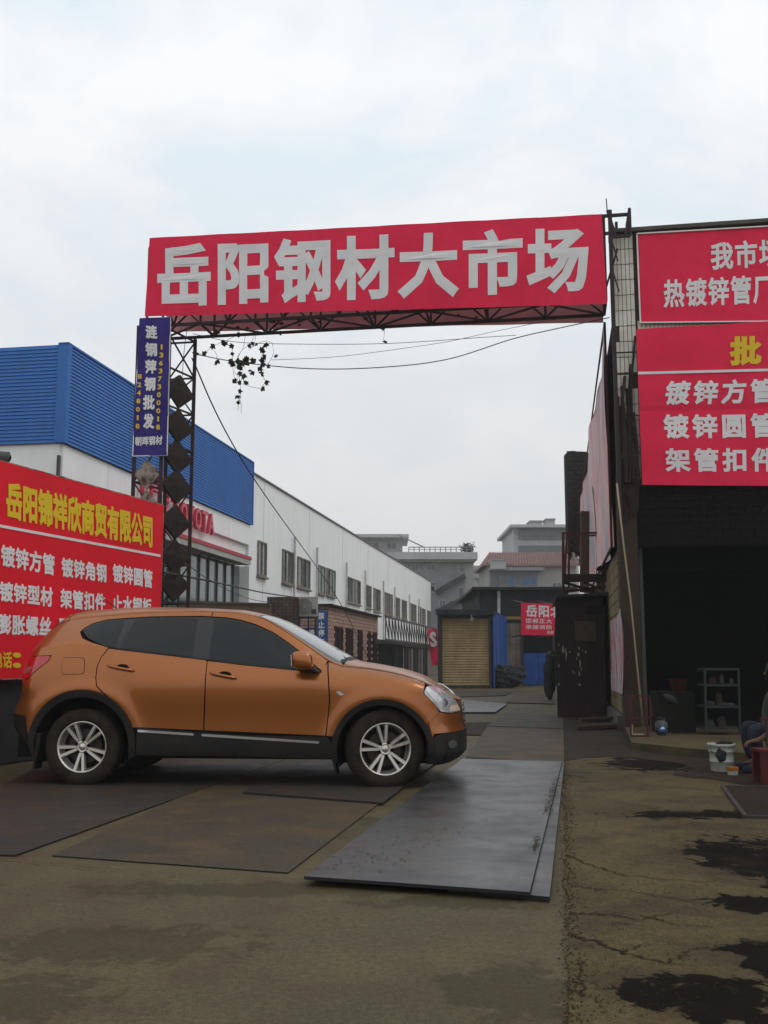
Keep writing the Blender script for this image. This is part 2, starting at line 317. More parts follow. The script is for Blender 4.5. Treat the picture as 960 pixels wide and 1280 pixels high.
M['yard'] = ground_mat('yard_concrete', (0.104, 0.080, 0.032), (0.066, 0.048, 0.022), (0.042, 0.023, 0.011), 0.2, crack=0.9, seed=3.1, bumpk=0.6, org=(3, 6), stains=((925, 1076, 62, 32), (1000, 1085, 70, 45), (935, 1132, 75, 12), (900, 1255, 100, 40), (970, 1205, 62, 34), (815, 1252, 55, 20), (815, 957, 75, 9), (880, 1020, 120, 6)))
M['soil'] = ground_mat('packed_soil', (0.046, 0.028, 0.015), (0.030, 0.019, 0.011), (0.016, 0.012, 0.009), 0.15, seed=5, bumpk=1.0)
M['wet'] = ground_mat('wet_stain', (0.010, 0.008, 0.005), (0.014, 0.011, 0.006), (0.036, 0.027, 0.014), 0.0, rough=1.0, seed=7)
M['platemain'] = ground_mat('mill_steel', (0.028, 0.029, 0.031), (0.050, 0.050, 0.051), (0.040, 0.037, 0.034), 0.22, rough=0.46, bumpk=0.05, seed=9, scr=.5)
M['platebrown'] = ground_mat('dirty_steel', (0.066, 0.050, 0.031), (0.048, 0.039, 0.029), (0.088, 0.056, 0.026), 0.1, rough=0.72, bumpk=0.15, seed=11)
M['plategrey'] = ground_mat('worn_steel', (0.042, 0.034, 0.027), (0.030, 0.026, 0.022), (0.060, 0.036, 0.018), 0.18, rough=0.71, bumpk=0.15, seed=13)
M['plateedge'] = mat('steel_edge', (0.018, 0.017, 0.016), 0.6)
g = MB(); g.add([(-150, -30, 0), (150, -30, 0), (150, 175, 0), (-150, 175, 0)], [(0, 1, 2, 3)])
struct(tag(g.build('ground', M['road'], loc=(0, 0, 0)), 'brownish concrete road surface in front of the gateway'))
# right-hand yard slab, 8 mm proud of the road, with a ragged left edge along the joint
random.seed(3)
j0, j1 = ground(713, 1400), ground(703.5, 905)
pts = [j0.lerp(j1, i / 80) + Vector((random.gauss(0, 0.006) + 0.010 * math.sin(i * 1.7), 0, 0)) for i in range(81)]
yv = [Vector((p.x, p.y, 0.010)) for p in pts] + [Vector((12, j1.y, 0.010)), Vector((12, j0.y, 0.010))]
g = MB(); g.add(yv, [tuple(range(len(yv)))]); top = [Vector((p.x, p.y, -0.01)) for p in pts]
k = len(g.v); g.v += [tuple(p) for p in top]
for i in range(80): g.f.append([i, i + 1, k + i + 1, k + i])
struct(g.build('yard_slab', M['yard'], loc=(3, 6, 0), fix=False))
def ragged(pxs, amp, z, sub=5, seed=1):
    rr = random.Random(seed); P_ = [ground(*p) for p in pxs]
    for lvl in range(5):     # midpoint displacement: rough at every scale
        out = []
        for i, a in enumerate(P_):
            b = P_[(i + 1) % len(P_)]; seg = b - a; out.append(a)
            if seg.length > .018: out.append(a.lerp(b, rr.uniform(.4, .6)) + Vector((-seg.y, seg.x, 0)) * rr.gauss(0, .07 + amp))
        P_ = out
    return [Vector((q.x, q.y, z)) for q in P_]
def patch(name, pxs, amp, z, m, seed=1, sub=5):
    v = ragged(pxs, amp, z, sub, seed); g = MB(); g.add(v, [tuple(range(len(v)))]); o = g.build(name, m, fix=False)
    bm = bmesh.new(); bm.from_mesh(o.data); bmesh.ops.triangulate(bm, faces=bm.faces); bmesh.ops.recalc_face_normals(bm, faces=bm.faces)
    if sum(f.normal.z for f in bm.faces) < 0: bmesh.ops.reverse_faces(bm, faces=bm.faces)
    bm.to_mesh(o.data); bm.free(); return struct(o)
patch('soil_strip', [(706, 952), (760, 947), (860, 958), (960, 992), (1010, 1000), (1010, 930), (900, 925), (790, 900), (760, 893), (706, 893)], 0.04, 0.0145, M['soil'], 4, 7)
# real cracks: thin dark wedges lying in the slab
def crack(pxs, w, seed, name='crack'):
    rr = random.Random(seed); P_ = []
    for i in range(len(pxs) - 1):
        a, b = ground(*pxs[i]), ground(*pxs[i + 1]); n_ = 9
        for t in range(n_):
            q = a.lerp(b, t / n_); dd = (b - a).normalized(); nn = Vector((-dd.y, dd.x, 0)); P_.append((q + nn * rr.gauss(0, 0.011), nn))
    L = []; Rr = []
    for i, (q, nn) in enumerate(P_):
        ww = w * (0.3 + 0.9 * rr.random()) * (1 - (i / len(P_)) ** 3)
        L.append(Vector((q.x, q.y, 0.014)) + nn * ww); Rr.append(Vector((q.x, q.y, 0.014)) - nn * ww)
    g = MB(); g.add(L + Rr, [(i, i + 1, len(L) + i + 1, len(L) + i) for i in range(len(L) - 1)]); o = g.build(name, M['crackm'], fix=False)
    bm = bmesh.new(); bm.from_mesh(o.data); bmesh.ops.recalc_face_normals(bm, faces=bm.faces)
    if sum(f.normal.z for f in bm.faces) < 0: bmesh.ops.reverse_faces(bm, faces=bm.faces)
    bm.to_mesh(o.data); bm.free(); struct(o)
M['crackm'] = mat('crack_dirt', (0.022, 0.014, 0.009), 0.95, col2=(0.035, 0.024, 0.014), scale=20)
for i, (p, w) in enumerate([([(711, 1072), (735, 1083), (775, 1096), (840, 1103), (960, 1108)], .007), ([(711, 1172), (745, 1180), (775, 1195), (830, 1208), (858, 1212)], .010),
    ([(712, 1110), (745, 1114), (770, 1122)], .007), ([(712, 1145), (760, 1147), (800, 1152), (850, 1143)], .007), ([(800, 1148), (840, 1158), (905, 1166)], .006),
    ([(830, 1207), (870, 1190), (905, 1186)], .006), ([(712, 1240), (735, 1250), (765, 1262)], .008), ([(745, 1114), (790, 1118), (880, 1132), (910, 1128)], .005),
    ([(720, 1205), (728, 1225), (722, 1260)], .006), ([(905, 983), (918, 1000), (934, 1020)], .008), ([(775, 1195), (800, 1185), (835, 1186)], .005), ([(0, 1075), (120, 1088), (240, 1098), (375, 1106)], .003)]): crack(p, w, i)
# grit and leaf litter along the joint
g = MB(); rr = random.Random(5)
for i in range(2600):
    t = rr.random() ** 0.6; q = j1.lerp(j0, t); q = q + Vector((abs(rr.gauss(0, 0.030)) * (1 if rr.random() < .75 else -0.6), 0, 0)); s = rr.uniform(.0015, .006)
    g.add([(q.x - s, q.y, .010), (q.x + s, q.y, .010), (q.x, q.y + s * 1.3, .010), (q.x, q.y, .010 + s * 1.1)], [(0, 1, 3), (1, 2, 3), (2, 0, 3)])
for i in range(900):
    q = ground(rr.uniform(715, 900), rr.uniform(965, 1278)); s = rr.uniform(.0015, .0045)
    g.add([(q.x - s, q.y, .010), (q.x + s, q.y, .010), (q.x, q.y + s * 1.3, .010), (q.x, q.y, .010 + s)], [(0, 1, 3), (1, 2, 3), (2, 0, 3)])
M['grit'] = mat('grit', (0.10, 0.075, 0.04), 0.9, col2=(0.03, 0.02, 0.012), scale=60)
tag(g.build('grit', M['grit'], loc=(1, 5, 0)), 'loose grit and leaf litter along the joint in the concrete', 'grit', kind='stuff')
g = MB(); rr = random.Random(15)
for i in range(70):
    q = j1.lerp(j0, rr.uniform(.05, 1)) + Vector((rr.gauss(.05, .05), 0, .012)); a = rr.uniform(0, 6.28); s = rr.uniform(.008, .02); dx, dy = math.cos(a) * s, math.sin(a) * s
    g.add([q + Vector((dx, dy, .002)), q + Vector((-dy * .4, dx * .4, .006)), q + Vector((-dx, -dy, .001)), q + Vector((dy * .4, -dx * .4, .005))], [(0, 1, 2, 3)])
M['litter'] = mat('dead_leaves', (0.14, 0.09, 0.035), 0.85, col2=(0.07, 0.04, 0.018), scale=30)
tag(g.build('leaf_litter', M['litter'], loc=(1, 4, 0)), 'small dead leaves scattered beside the ragged concrete joint', 'leaf litter', kind='stuff')
# ------------------------------------------------------------------ steel plates
def steel_plate(quad, z0, t, m, label, warp=0.0, lift=(0, 0, 0, 0)):
    P_ = [ground(x, y, z0 + t + l) for (x, y), l in zip(quad, lift)]; nu, nv = 14, 14; g = MB()
    rr = random.Random(int(quad[0][0])); ph = [rr.uniform(0, 6) for _ in range(4)]
    fn = lambda a, b: warp * (math.sin(a * 4 + ph[0]) * math.cos(b * 3 + ph[1]) + .4 * math.sin(b * 9 + ph[2]))
    disp_sheet(g, P_[3], P_[2], P_[1], P_[0], nu, nv, lambda a, b: max(fn(a, b), -z0 * .5), (0, 0, 1))
    me = g.mesh('steel_plate'); bm = bmesh.new(); bm.from_mesh(me)
    r = bmesh.ops.extrude_face_region(bm, geom=bm.faces[:]); vs = [e for e in r['geom'] if isinstance(e, bmesh.types.BMVert)]
    bmesh.ops.translate(bm, verts=vs, vec=(0, 0, -t)); bmesh.ops.recalc_face_normals(bm, faces=bm.faces)
    for f in bm.faces: f.material_index = 0 if abs(f.normal.z) > 0.5 else 1
    bm.to_mesh(me); bm.free(); me.materials.append(m); me.materials.append(M['plateedge'])
    return tag(link('steel_plate', me, None), label, 'steel plate', 'steel plates laid on the ground')
steel_plate([(380, 1095), (662, 1115), (702.5, 951.5), (579, 948)], 0.030, 0.016, M['platemain'], 'large smooth grey steel plate lifted at its front edge, right of the car front wheel', 0.003)
steel_plate([(560, 1109), (687, 1121), (705.5, 952), (645, 950)], 0.004, 0.022, M['platemain'], 'narrow grey steel strip showing under the right edge of the large smooth plate', 0.0)
steel_plate([(582, 946.5), (705.5, 953), (704.5, 911.5), (609, 908.5)], 0.012, 0.014, M['platebrown'], 'rusty brown steel plate directly behind the large smooth grey plate', 0.002)
steel_plate([(609, 907), (704, 910.5), (703, 894), (632, 891)], 0.006, 0.012, M['plategrey'], 'dark dirty steel plate behind the rusty brown one, beside the container', 0.002)
steel_plate([(548, 890), (619, 890), (634, 880), (566, 873)], 0.015, 0.02, M['platemain'], 'pale grey steel plate just past the car headlight', 0.0)
steel_plate([(632, 878), (694, 879.5), (692, 868), (644, 868)], 0.010, 0.016, M['platebrown'], 'farthest brown steel plate before the blue doors', 0.0)
steel_plate([(572, 871), (632, 869), (640, 864.5), (566, 864.5)], 0.008, 0.015, M['plategrey'], 'worn steel plate in front of the roller shutter', 0.0)
steel_plate([(65, 1069), (360, 1090.5), (545, 950), (330, 948)], 0.002, 0.006, M['platebrown'], 'thin brown steel plate in the foreground below the car doors', 0.0)
steel_plate([(304, 990), (478, 1003), (545, 953), (375, 949)], 0.010, 0.014, M['plategrey'], 'grey steel plate beneath the car front half, overlapping the thin brown plate', 0.001)
steel_plate([(-150, 1066), (20, 1068), (366, 946), (80, 940)], 0.003, 0.009, M['plategrey'], 'wide grey steel plate under the car rear wheel', 0.001)
M['mud'] = mat('dried_mud', (0.05, 0.036, 0.02), 0.9, col2=(0.025, 0.019, 0.012), scale=30)
for k, (pa, pb, n_, wd) in enumerate((((696, 972), (683, 1016), 420, 3.2), ((672, 1046), (667, 1062), 90, 2.0), ((560, 1040), (420, 1085), 130, 26))):
    g = MB()
    for _ in range(n_):
        t_ = random.random(); x = pa[0] + (pb[0] - pa[0]) * t_ + random.gauss(0, wd); y = pa[1] + (pb[1] - pa[1]) * t_ + random.gauss(0, 1.5 + wd * .3); q0 = ground(x, y, .0495); s_ = random.uniform(.002, .009)
        g.add([q0 + Vector((s_ * random.uniform(.5, 1.4) * math.cos(a * 1.256), s_ * random.uniform(.6, 1.8) * math.sin(a * 1.256), random.uniform(0, .001))) for a in range(5)], [(0, 1, 2, 3, 4)])
    o = g.build('mud_flecks', M['mud'], fix=False); o['kind'] = 'stuff'; o['label'] = ('dried mud flecks along the right edge of the large steel plate', 'small patch of mud flecks lower on the large steel plate', 'sparse mud flecks scattered over the large steel plate left half')[k]
hp = [(903, 983), (990, 984), (1010, 1022), (932, 1021)]
q = [ground(x, y, .02) for x, y in hp]; t = thing('manhole_cover', 'dark rectangular cover set in the concrete at the right edge', 'cover', q[0])
g = MB(); g.quad(q[3], q[2], q[1], q[0], .015, (0, 0, 1)); g.build('cover_plate', M['soil'], t)
g = MB()
for a, b in zip(q, q[1:] + q[:1]): g.bar(a, b, .03, .02)
g.build('cover_frame', M['darkmetal'], t)
# ================================================================== LEFT: SHOWROOM AND WAREHOUSE
W0 = at(76.5, 552, 24.0); W0.z = 0; NW = Vector((D.y, -D.x, 0))     # wall plane through W0 along D; NW points to the road
def onw(px, py, off=0.0): return onplane(px, py, W0 + NW * off, NW)
def ws(px, off=0.0): return (onw(px, 700, off) - W0).dot(D)          # distance along the wall
def wz(px, py, off=0.0): return onw(px, py, off).z
def wp(s, z, off=0.0): return W0 + D * s + NW * off + UP * z
zb0, zb1 = 0.5 * (wz(76.5, 552) + wz(311, 658)), 0.5 * (wz(77.5, 426) + wz(311, 581))
sB = ws(310); sE = ws(538); zR = wz(520, 716)
show = thing('car_showroom', 'blue clad showroom with red roof-level lettering left of the gate', 'showroom', wp(8, 0, -6))
g = MB(); g.box(wp(0, 0, -14), NW * 13.9, D * sB, UP * (zb1 - .25)); g.build('wall', M['whitewall'], show)
g = MB(); L0 = wp(0, 0) - R * 16                       # blue fascia: courses with a recessed shadow line, one side each
nc = 27; hh = (zb1 - zb0) / nc
for i in range(nc):
    z = zb0 + i * hh
    for a, b, n in ((wp(0, 0), wp(sB, 0), NW), (L0, wp(0, 0), -D)):
        o1, o2, o3 = n * .150, n * .132, n * .118
        g.add([a + o1 + UP * (z + hh * .03), b + o1 + UP * (z + hh * .03), b + o2 + UP * (z + hh * .80), a + o2 + UP * (z + hh * .80), a + o3 + UP * (z + hh * .84), b + o3 + UP * (z + hh * .84), b + o3 + UP * (z + hh * 1.03), a + o3 + UP * (z + hh * 1.03)],
              [(0, 1, 2, 3), (3, 2, 5, 4), (4, 5, 6, 7)])
        g.add([a + o3 + UP * (z + hh * .03), b + o3 + UP * (z + hh * .03), b + o1 + UP * (z + hh * .03), a + o1 + UP * (z + hh * .03)], [(0, 1, 2, 3)])
tag(g.build('cladding', M['bluepanel'], show, fix=False), kind='stuff')
g = MB(); g.box(wp(-.17, zb0, -.1), NW * .27, D * .18, UP * (zb1 - zb0 + .03)); g.box(wp(sB - .02, zb0, -.1), NW * .27, D * .07, UP * (zb1 - zb0 + .03)); g.box(L0 + UP * (zb1 + .002), R * 16.0, NW.cross(UP) * -.2, UP * .05); g.box(wp(-.17, zb1 + .002, -.1), NW * .27, D * (sB + .2), UP * .05); g.build('corner_trim', M['bluepanel'], show)
g = MB(); g.box(L0 - D * .02, R * 16.0, D * 3, UP * (zb1 - .3)); g.build('front_wall', M['whitewall'], show)
for i in range(6):                                      # white wall panels under the blue band, each a part
    a, b = i * sB / 6 + .008, (i + 1) * sB / 6 - .008
    zt = zb0 - .02; zl = wz(260, 676) + .35
    g = MB(); g.box(wp(a, zl, -.08), NW * .14, D * (b - a), UP * (zt - zl)); g.build('wall_panel', M['whitewall'], show)
for i in range(8):
    g = MB(); g.box(L0 - D * .06 + R * (i * 2.0 + .01), R * 1.98, D * .05, UP * (zb0 - .02)); g.build('wall_panel', M['whitewall'], show)
zc = 0.5 * (wz(313, 700, .5) + wz(240, 668.5, .5)) - .30; cE = ws(313.5, .55)
g = MB(); g.box(wp(3.0, zc, .07), NW * .48, D * (cE - 3.0), UP * .18); g.build('canopy', M['acwhite'], show)
g = MB(); g.box(wp(2.98, zc + .182, .07), NW * .51, D * (cE - 2.96), UP * .12); g.build('canopy_trim', M['redtrim'], show)
for i in range(15):
    a = .6 + i * (sB - 1.8) / 15; g = MB(); g.box(wp(a, 0.2, .061), NW * .03, D * ((sB - 1.8) / 15 - .07), UP * (zc - .22)); g.build('glass_panel', M['showglass'], show)
    g = MB(); g.box(wp(a - .06, 0.2, .061), NW * .09, D * .05, UP * (zc - .22)); g.build('mullion', M['mullion'], show)
g = MB(); g.box(wp(sB - 1.15, 0, .061), NW * .35, D * .5, UP * (zc - .01)); g.build('pillar', M['whitewall'], show)
g = MB(); g.tube([wp(sB - .25, 0, .2), wp(sB - .25, zc - .02, .2)], .04); g.build('downpipe', M['pipe'], show)
# lettering in relief
LT = [(212, 622), (264.5, 644), (264.5, 669.5), (212, 651)]
q = [onw(x, y, .16) for x, y in LT]; q0z = (q[0].z + q[1].z) / 2; q3z = (q[2].z + q[3].z) / 2
for i, ch in enumerate('TOYOTA'):
    v, f = glyph(ch, 0.02); s0, s1 = (q[0] - W0).dot(D), (q[1] - W0).dot(D); cw = (s1 - s0) / 6; x0, x1, y0, y1 = v[:, 0].min(), v[:, 0].max(), v[:, 1].min(), v[:, 1].max()
    g = MB(); g.add([wp(s0 + cw * (i + .06) + (p[0] - x0) / (x1 - x0) * cw * .86, q3z + (p[1] - y0) / (y1 - y0) * (q0z - q3z), .17) for p in v], f)
    me = g.mesh('letter'); bm = bmesh.new(); bm.from_mesh(me); bmesh.ops.remove_doubles(bm, verts=bm.verts, dist=.002)
    r = bmesh.ops.extrude_face_region(bm, geom=bm.faces[:]); bmesh.ops.translate(bm, verts=[e for e in r['geom'] if isinstance(e, bmesh.types.BMVert)], vec=NW * .12); bmesh.ops.recalc_face_normals(bm, faces=bm.faces); bm.to_mesh(me); bm.free()
    link('letter', me, M['redletter'], show)
ec = onw(194, 617, .2); em = MB()
def ering(cs, cz, rs, rz, w=.07):
    n = 32; pts = [ec + D * (cs + rs * math.cos(t * 2 * math.pi / n)) + UP * (cz + rz * math.sin(t * 2 * math.pi / n)) for t in range(n + 1)]
    em.tube(pts, w, 8)
ering(0, 0, .95, .62); ering(0, 0, .30, .56, .055); ering(0, .30, .62, .22, .055)
em.build('emblem', M['redletter'], show, smooth=True)
g = MB()
for i in range(9): g.box(L0 + R * (i * 2 - .03) - D * .12 + UP * .1, R * .06, D * .08, UP * (zb0 - .4))
g.build('panel_joint', M['mullion'], show)
# warehouse
ware = thing('warehouse', 'long white warehouse with many upper windows receding behind the car', 'warehouse', wp(40, 0, -6))
g = MB(); g.box(wp(sB + .07, 0, -14), NW * 14, D * (sE - sB), UP * (zR - .0)); g.build('wall', M['whitewall'], ware)
g = MB(); g.box(wp(sB + .07, zR + .002, -.3), NW * .38, D * (sE - sB), UP * .06); g.build('roof_edge', M['gutter'], ware)
g = MB(); a = wp(sB + .07, zR + .09, -.2); b = wp(sB + .07, zR + .09, -14)
g.add([wp(sB + .1, zR + .08, -.25), wp(sE, zR + .08, -.25), wp(sE, zR + 1.0, -7), wp(sB + .1, zR + 1.0, -7), wp(sE, zR + .08, -14), wp(sB + .1, zR + .08, -14)], [(0, 1, 2, 3), (3, 2, 4, 5), (0, 3, 5), (1, 4, 2)]); g.build('roof', M['hall'], ware)
wins = [(78, 117, 355, 512), (193, 240, 392, 548), (263, 320, 435, 570), (357, 390, 470, 600), (398, 437, 485, 608), (490, 553, 530, 645), (578, 603, 565, 672), (615, 645, 583, 690), (663, 678, 597, 702), (682, 701, 605, 707), (713, 735, 625, 714), (745, 766, 637, 724), (782, 810, 655, 738), (820, 833, 667, 746), (838, 852, 679, 753), (862, 876, 688, 762)]
zt = np.mean([wz(300 + (a + b) / 2 * .2708, 580 + t * .2708) for a, b, t, _ in wins[:8]]); zl = np.mean([wz(300 + (a + b) / 2 * .2708, 580 + q_ * .2708) for a, b, _, q_ in wins[:8]])
for i, (a, b, ty, by) in enumerate(wins):
    s0, s1 = ws(300 + a * .2708), ws(300 + b * .2708); z1 = wz(300 + (a + b) / 2 * .2708, 580 + ty * .2708) * .5 + zt * .5; z0 = wz(300 + (a + b) / 2 * .2708, 580 + by * .2708) * .5 + zl * .5
    g = MB(); fr = .07; n_ = max(1, round((s1 - s0) / 1.1))
    for (p, l, zz, h_) in ((s0, fr, z0, z1 - z0), (s1 - fr, fr, z0, z1 - z0), (s0 + fr, s1 - s0 - 2 * fr, z0, fr), (s0 + fr, s1 - s0 - 2 * fr, z1 - fr, fr)): g.box(wp(p, zz, .003), NW * .07, D * l, UP * h_)
    for k in range(1, n_ + 1):
        p = s0 + (s1 - s0) * k / (n_ + 1) if n_ > 1 or True else 0; g.box(wp(p - .025, z0 + fr, .003), NW * .06, D * .05, UP * (z1 - z0 - 2 * fr))
    w = g.build('window', M['winframe'], ware)
    edges = [s0 + fr] + [s0 + (s1 - s0) * k / (n_ + 1) for k in range(1, n_ + 1)] + [s1 - fr]
    for k in range(len(edges) - 1):
        g = MB(); g.box(wp(edges[k] + .026, z0 + fr, .004), NW * .015, D * (edges[k + 1] - edges[k] - .052), UP * (z1 - z0 - 2 * fr)); g.build('pane', M[('pane', 'pane2', 'pane', 'pane3', 'pane2')[(i * 3 + k * 2) % 5]], w)
    g = MB(); g.box(wp(s0 - .06, z0 - .08, .003), NW * .14, D * (s1 - s0 + .12), UP * .07); g.build('sill', M['winframe'], w)
for x, y in ((240, 335), (345, 385), (483, 455), (570, 492), (655, 540), (707, 568), (775, 600), (820, 622)):
    s = ws(300 + x * .2708); g = MB(); g.tube([wp(s, 0, .12), wp(s, wz(300 + x * .2708, 580 + y * .2708), .12)], .055); g.build('downpipe', M['pipe'], ware)
# stains below the sills: thin sheets of rust wash would be paint; keep to flashing strips
for i in range(7):
    s = sB + 2 + i * (sE - sB - 3) / 7; g = MB(); g.box(wp(s, .1, .002), NW * .006, D * .025, UP * (zR - .2)); g.build('wall_joint', M['pipe'], ware)
# ------------------------------------------------------------------ brick hut
HO = 2.6
def hp_(s, z, o=0.0): return wp(s, z, HO + o)
h0 = ws(410.5, HO); h1 = ws(472.5, HO); zh = wz(411, 757.5, HO)
hut = thing('brick_hut', 'single-storey brown brick hut with narrow windows behind the car bonnet', 'hut', hp_(h0, 0, -1))
g = MB(); g.box(hp_(h0 + .06, 0, -2.5), NW * 2.44, D * (h1 - h0 - .1), UP * (zh - .06)); g.build('wall', M['mortar'], hut)
hw = [(435, 452, 240, 420), (455, 462, 258, 470), (455, 0, 0, 0)]
opn = []
for a, b in ((210, 262), (290, 328), (368, 392), (427, 446), (462, 488)): opn.append((ws(380 + a * .1875, HO), ws(380 + b * .1875, HO)))
zo = wz(419.5, 782, HO)
g = MB(); rowh = zh / 21; rr = random.Random(2)
for r_ in range(21):
    z = r_ * rowh; s = h0 - (0.15 if r_ % 2 else 0)
    while s < h1:
        a, b = max(s, h0), min(s + .42, h1)
        if not (z + rowh * .5 < zo and any(a < o1 and b > o0 for o0, o1 in opn)) and b - a > .05:
            g.box(hp_(a + .008, z + .010, -.06), NW * (.06 + rr.uniform(0, .012)), D * (b - a - .016), UP * (rowh - .020))
        s += .44
    s = 0.0
    while s < 2.4:
        g.box(hp_(h0, z + .010, -s - .36), D * -.03 + D * .0, NW * .34, UP * (rowh - .02)); s += .4
tag(g.build('brickwork', M['hutbrick'], hut), kind='stuff')
for (a, b) in opn:
    g = MB(); g.box(hp_(a, .5, -.04), NW * .02, D * (b - a), UP * (zo - .5)); w = g.build('window', M['darkopen'], hut)
    g = MB()
    for k in (0, .5, 1): g.box(hp_(a + (b - a - .05) * k, .5, -.018), NW * .03, D * .05, UP * (zo - .5))
    g.box(hp_(a + .05, zo - .1, -.018), NW * .03, D * (b - a - .1), UP * .06); g.build('frame', M['maroon'], w)
g = MB(); g.box(hp_(h0 - .3, zh, -2.6), NW * 2.8, D * (h1 - h0 + .3), UP * .07); g.build('roof', M['mortar'], hut)
fs = at(396, 760, hp_(h0, 0).y - .2); fs2 = at(410.5, 760, hp_(h0, 0).y - .2)
def sign_board(name, label, quad, Y, m, text, tquad, vertical=False, tm='white', cat='sign'):
    P_ = [at(x, y, Y) for x, y in quad]; n = Vector((0, -1, 0)); o = thing(name, label, cat, (P_[3] + P_[2]) / 2)
    g = MB(); g.quad(P_[3], P_[2], P_[1], P_[0], .04, n); g.build('panel', m, o)
    g = MB()
    if vertical:
        T = [at(x, y, Y) for x, y in tquad]; N = len(text)
        for i, ch in enumerate(text):
            letters(g, T[0].lerp(T[3], i / N), T[1].lerp(T[2], i / N), T[1].lerp(T[2], (i + .84) / N), T[0].lerp(T[3], (i + .84) / N), ch, n, bold=.03, fit=True)
    else: letters(g, *[at(x, y, Y) for x, y in tquad], text, n, bold=.03)
    g.build('lettering', M[tm], o); return o
Yh = hp_(h0, 0).y - .25
sign_board('wall_sign', 'tall blue sign with white characters on the end of the brick hut', [(396.5, 762), (410, 763), (410, 812), (396.5, 812)], Yh, M['bluesign'], '禁止停车', [(397.8, 765.5), (405.5, 765.5), (405.5, 808), (397.8, 808)], True)
sign_board('wall_sign', 'dark navy sign half hidden beside the tall blue one', [(378, 785), (395.5, 785), (395.5, 812), (378, 812)], Yh + .05, M['navysign'], '通', [(386, 787), (393, 787), (393, 795), (386, 795)], False)
# brick pillar with the air-conditioning unit
Yp = 34.0; a = at(334, 746, Yp); b = at(371, 746, Yp); t = thing('brick_pillar', 'dark weathered brick pier beside the outdoor air conditioner', 'pillar', ((a.x + b.x) / 2, Yp, 0))
g = MB(); g.box((a.x, Yp, 0), (b.x - a.x, 0, 0), (0, 1.2, 0), UP * a.z); g.build('pier', M['mortar'], t)
rr = random.Random(4); nr = 30; rh = a.z / nr
for r_ in range(nr):
    if (r_ + .5) * rh < 1.9: continue
    x = a.x - (.0 if r_ % 2 else .12)
    while x < b.x:
        x0, x1 = max(x, a.x), min(x + .24, b.x)
        if x1 - x0 > .04: g = MB(); g.box((x0 + .006, Yp - .03 - rr.uniform(0, .02), r_ * rh + .008), (x1 - x0 - .012, 0, 0), (0, .045, 0), UP * (rh - .014)); g.build('brick', M['oldbrick'], t)
        x += .25
a = at(371, 770, 35.0); b = at(397, 746, 35.0)
t = thing('air_conditioner', 'boxy off-white outdoor air conditioner by the brick pier', 'air conditioner', a)
wdt, hgt = b.x - a.x, b.z - a.z
g = MB(); g.box(a, (wdt, 0, 0), (0, .32, 0), UP * hgt); g.build('case', M['acwhite'], t)
g = MB(); cx = a + Vector((wdt * .36, -.012, hgt * .5))
for rr_ in (.26, .2, .14, .08): g.tube([cx + Vector((math.cos(k * math.pi / 12) * rr_ * hgt * 1.5, 0, math.sin(k * math.pi / 12) * rr_ * hgt * 1.5)) for k in range(25)], .008, 4)
g.build('fan_grille', M['darkmetal'], t)
g = MB(); g.box(a + Vector((wdt * .70, -.010, hgt * .1)), (wdt * .24, 0, 0), (0, .008, 0), UP * hgt * .25); g.build('label_plate', M['mullion'], t)
g = MB(); g.box(a + Vector((0, 0, -.08)), (wdt, 0, 0), (0, .3, 0), UP * .06); g.box(a + Vector((.05, .1, -a.z)), (.06, 0, 0), (0, .06, 0), UP * (a.z - .09)); g.box(a + Vector((wdt - .1, .1, -a.z)), (.06, 0, 0), (0, .06, 0), UP * (a.z - .09)); g.build('bracket', M['darkmetal'], t)
# dark hedge of clutter / low wall below, behind the car
a = at(203, 757, 30); b = at(338, 760, 33)
t = thing('boundary_wall', 'low tan rendered wall between the gate tower and the brick pier', 'wall', (a.x, 31, 0))
g = MB(); zz = at(270, 752, 31).z; g.add([(a.x - 3, 30, 0), (b.x, 33, 0), (b.x, 33.3, 0), (a.x - 3, 30.3, 0), (a.x - 3, 30, zz), (b.x, 33, zz), (b.x, 33.3, zz), (a.x - 3, 30.3, zz)], [(0, 1, 5, 4), (4, 5, 6, 7), (2, 3, 7, 6), (1, 2, 6, 5), (3, 0, 4, 7)]); g.build('wall', M['awning'], t)
g = MB(); g.box((a.x - 3, 29.95, zz + .002), Vector((b.x - a.x + 3, 3, 0)), (0, .4, 0), UP * .06); g.build('coping', M['concrete'], t)
# awning and annex
AO = HO
def ap(s, z, o=0.0): return wp(s, z, AO + o)
s0, s1 = h1 + .05, ws(503.5, AO)
t = thing('lean_to', 'brown sloping lean-to canopy at the far end of the brick hut', 'canopy', ap(s0, 0))
za, zbb = wz(474, 796, AO), wz(503, 811, AO + 1.0)
g = MB()
nn = 14
for i in range(nn):
    sa, sb = s0 + (s1 - s0) * i / nn, s0 + (s1 - s0) * (i + 1) / nn
    g.add([ap(sa, za, -.8), ap(sb - .02, za - .02, -.8), ap(sb - .02, zbb, 1.0), ap(sa, zbb + .03, 1.0)], [(0, 1, 2, 3)])
g.build('roof_sheet', M['awning'], t)
g = MB()
for s in (s0 + .3, (s0 + s1) / 2, s1 - .2): g.bar(ap(s, 0, .9), ap(s, zbb, .9), .08)
g.build('post', M['darkmetal'], t)
g = MB(); g.box(ap(s0, 0, -2.5), NW * 1.9, D * (s1 - s0), UP * (za - .1)); g.build('dark_bay', M['darkopen'], t)
s2 = ws(551, AO); zr0 = (wz(482, 796, AO) + wz(549, 809.4, AO)) / 2; zr1 = (wz(482, 768, AO) + wz(551, 789.7, AO)) / 2
t = thing('annex', 'low grimy annex with dark doorways under the lattice railing', 'building', ap(s1, 0))
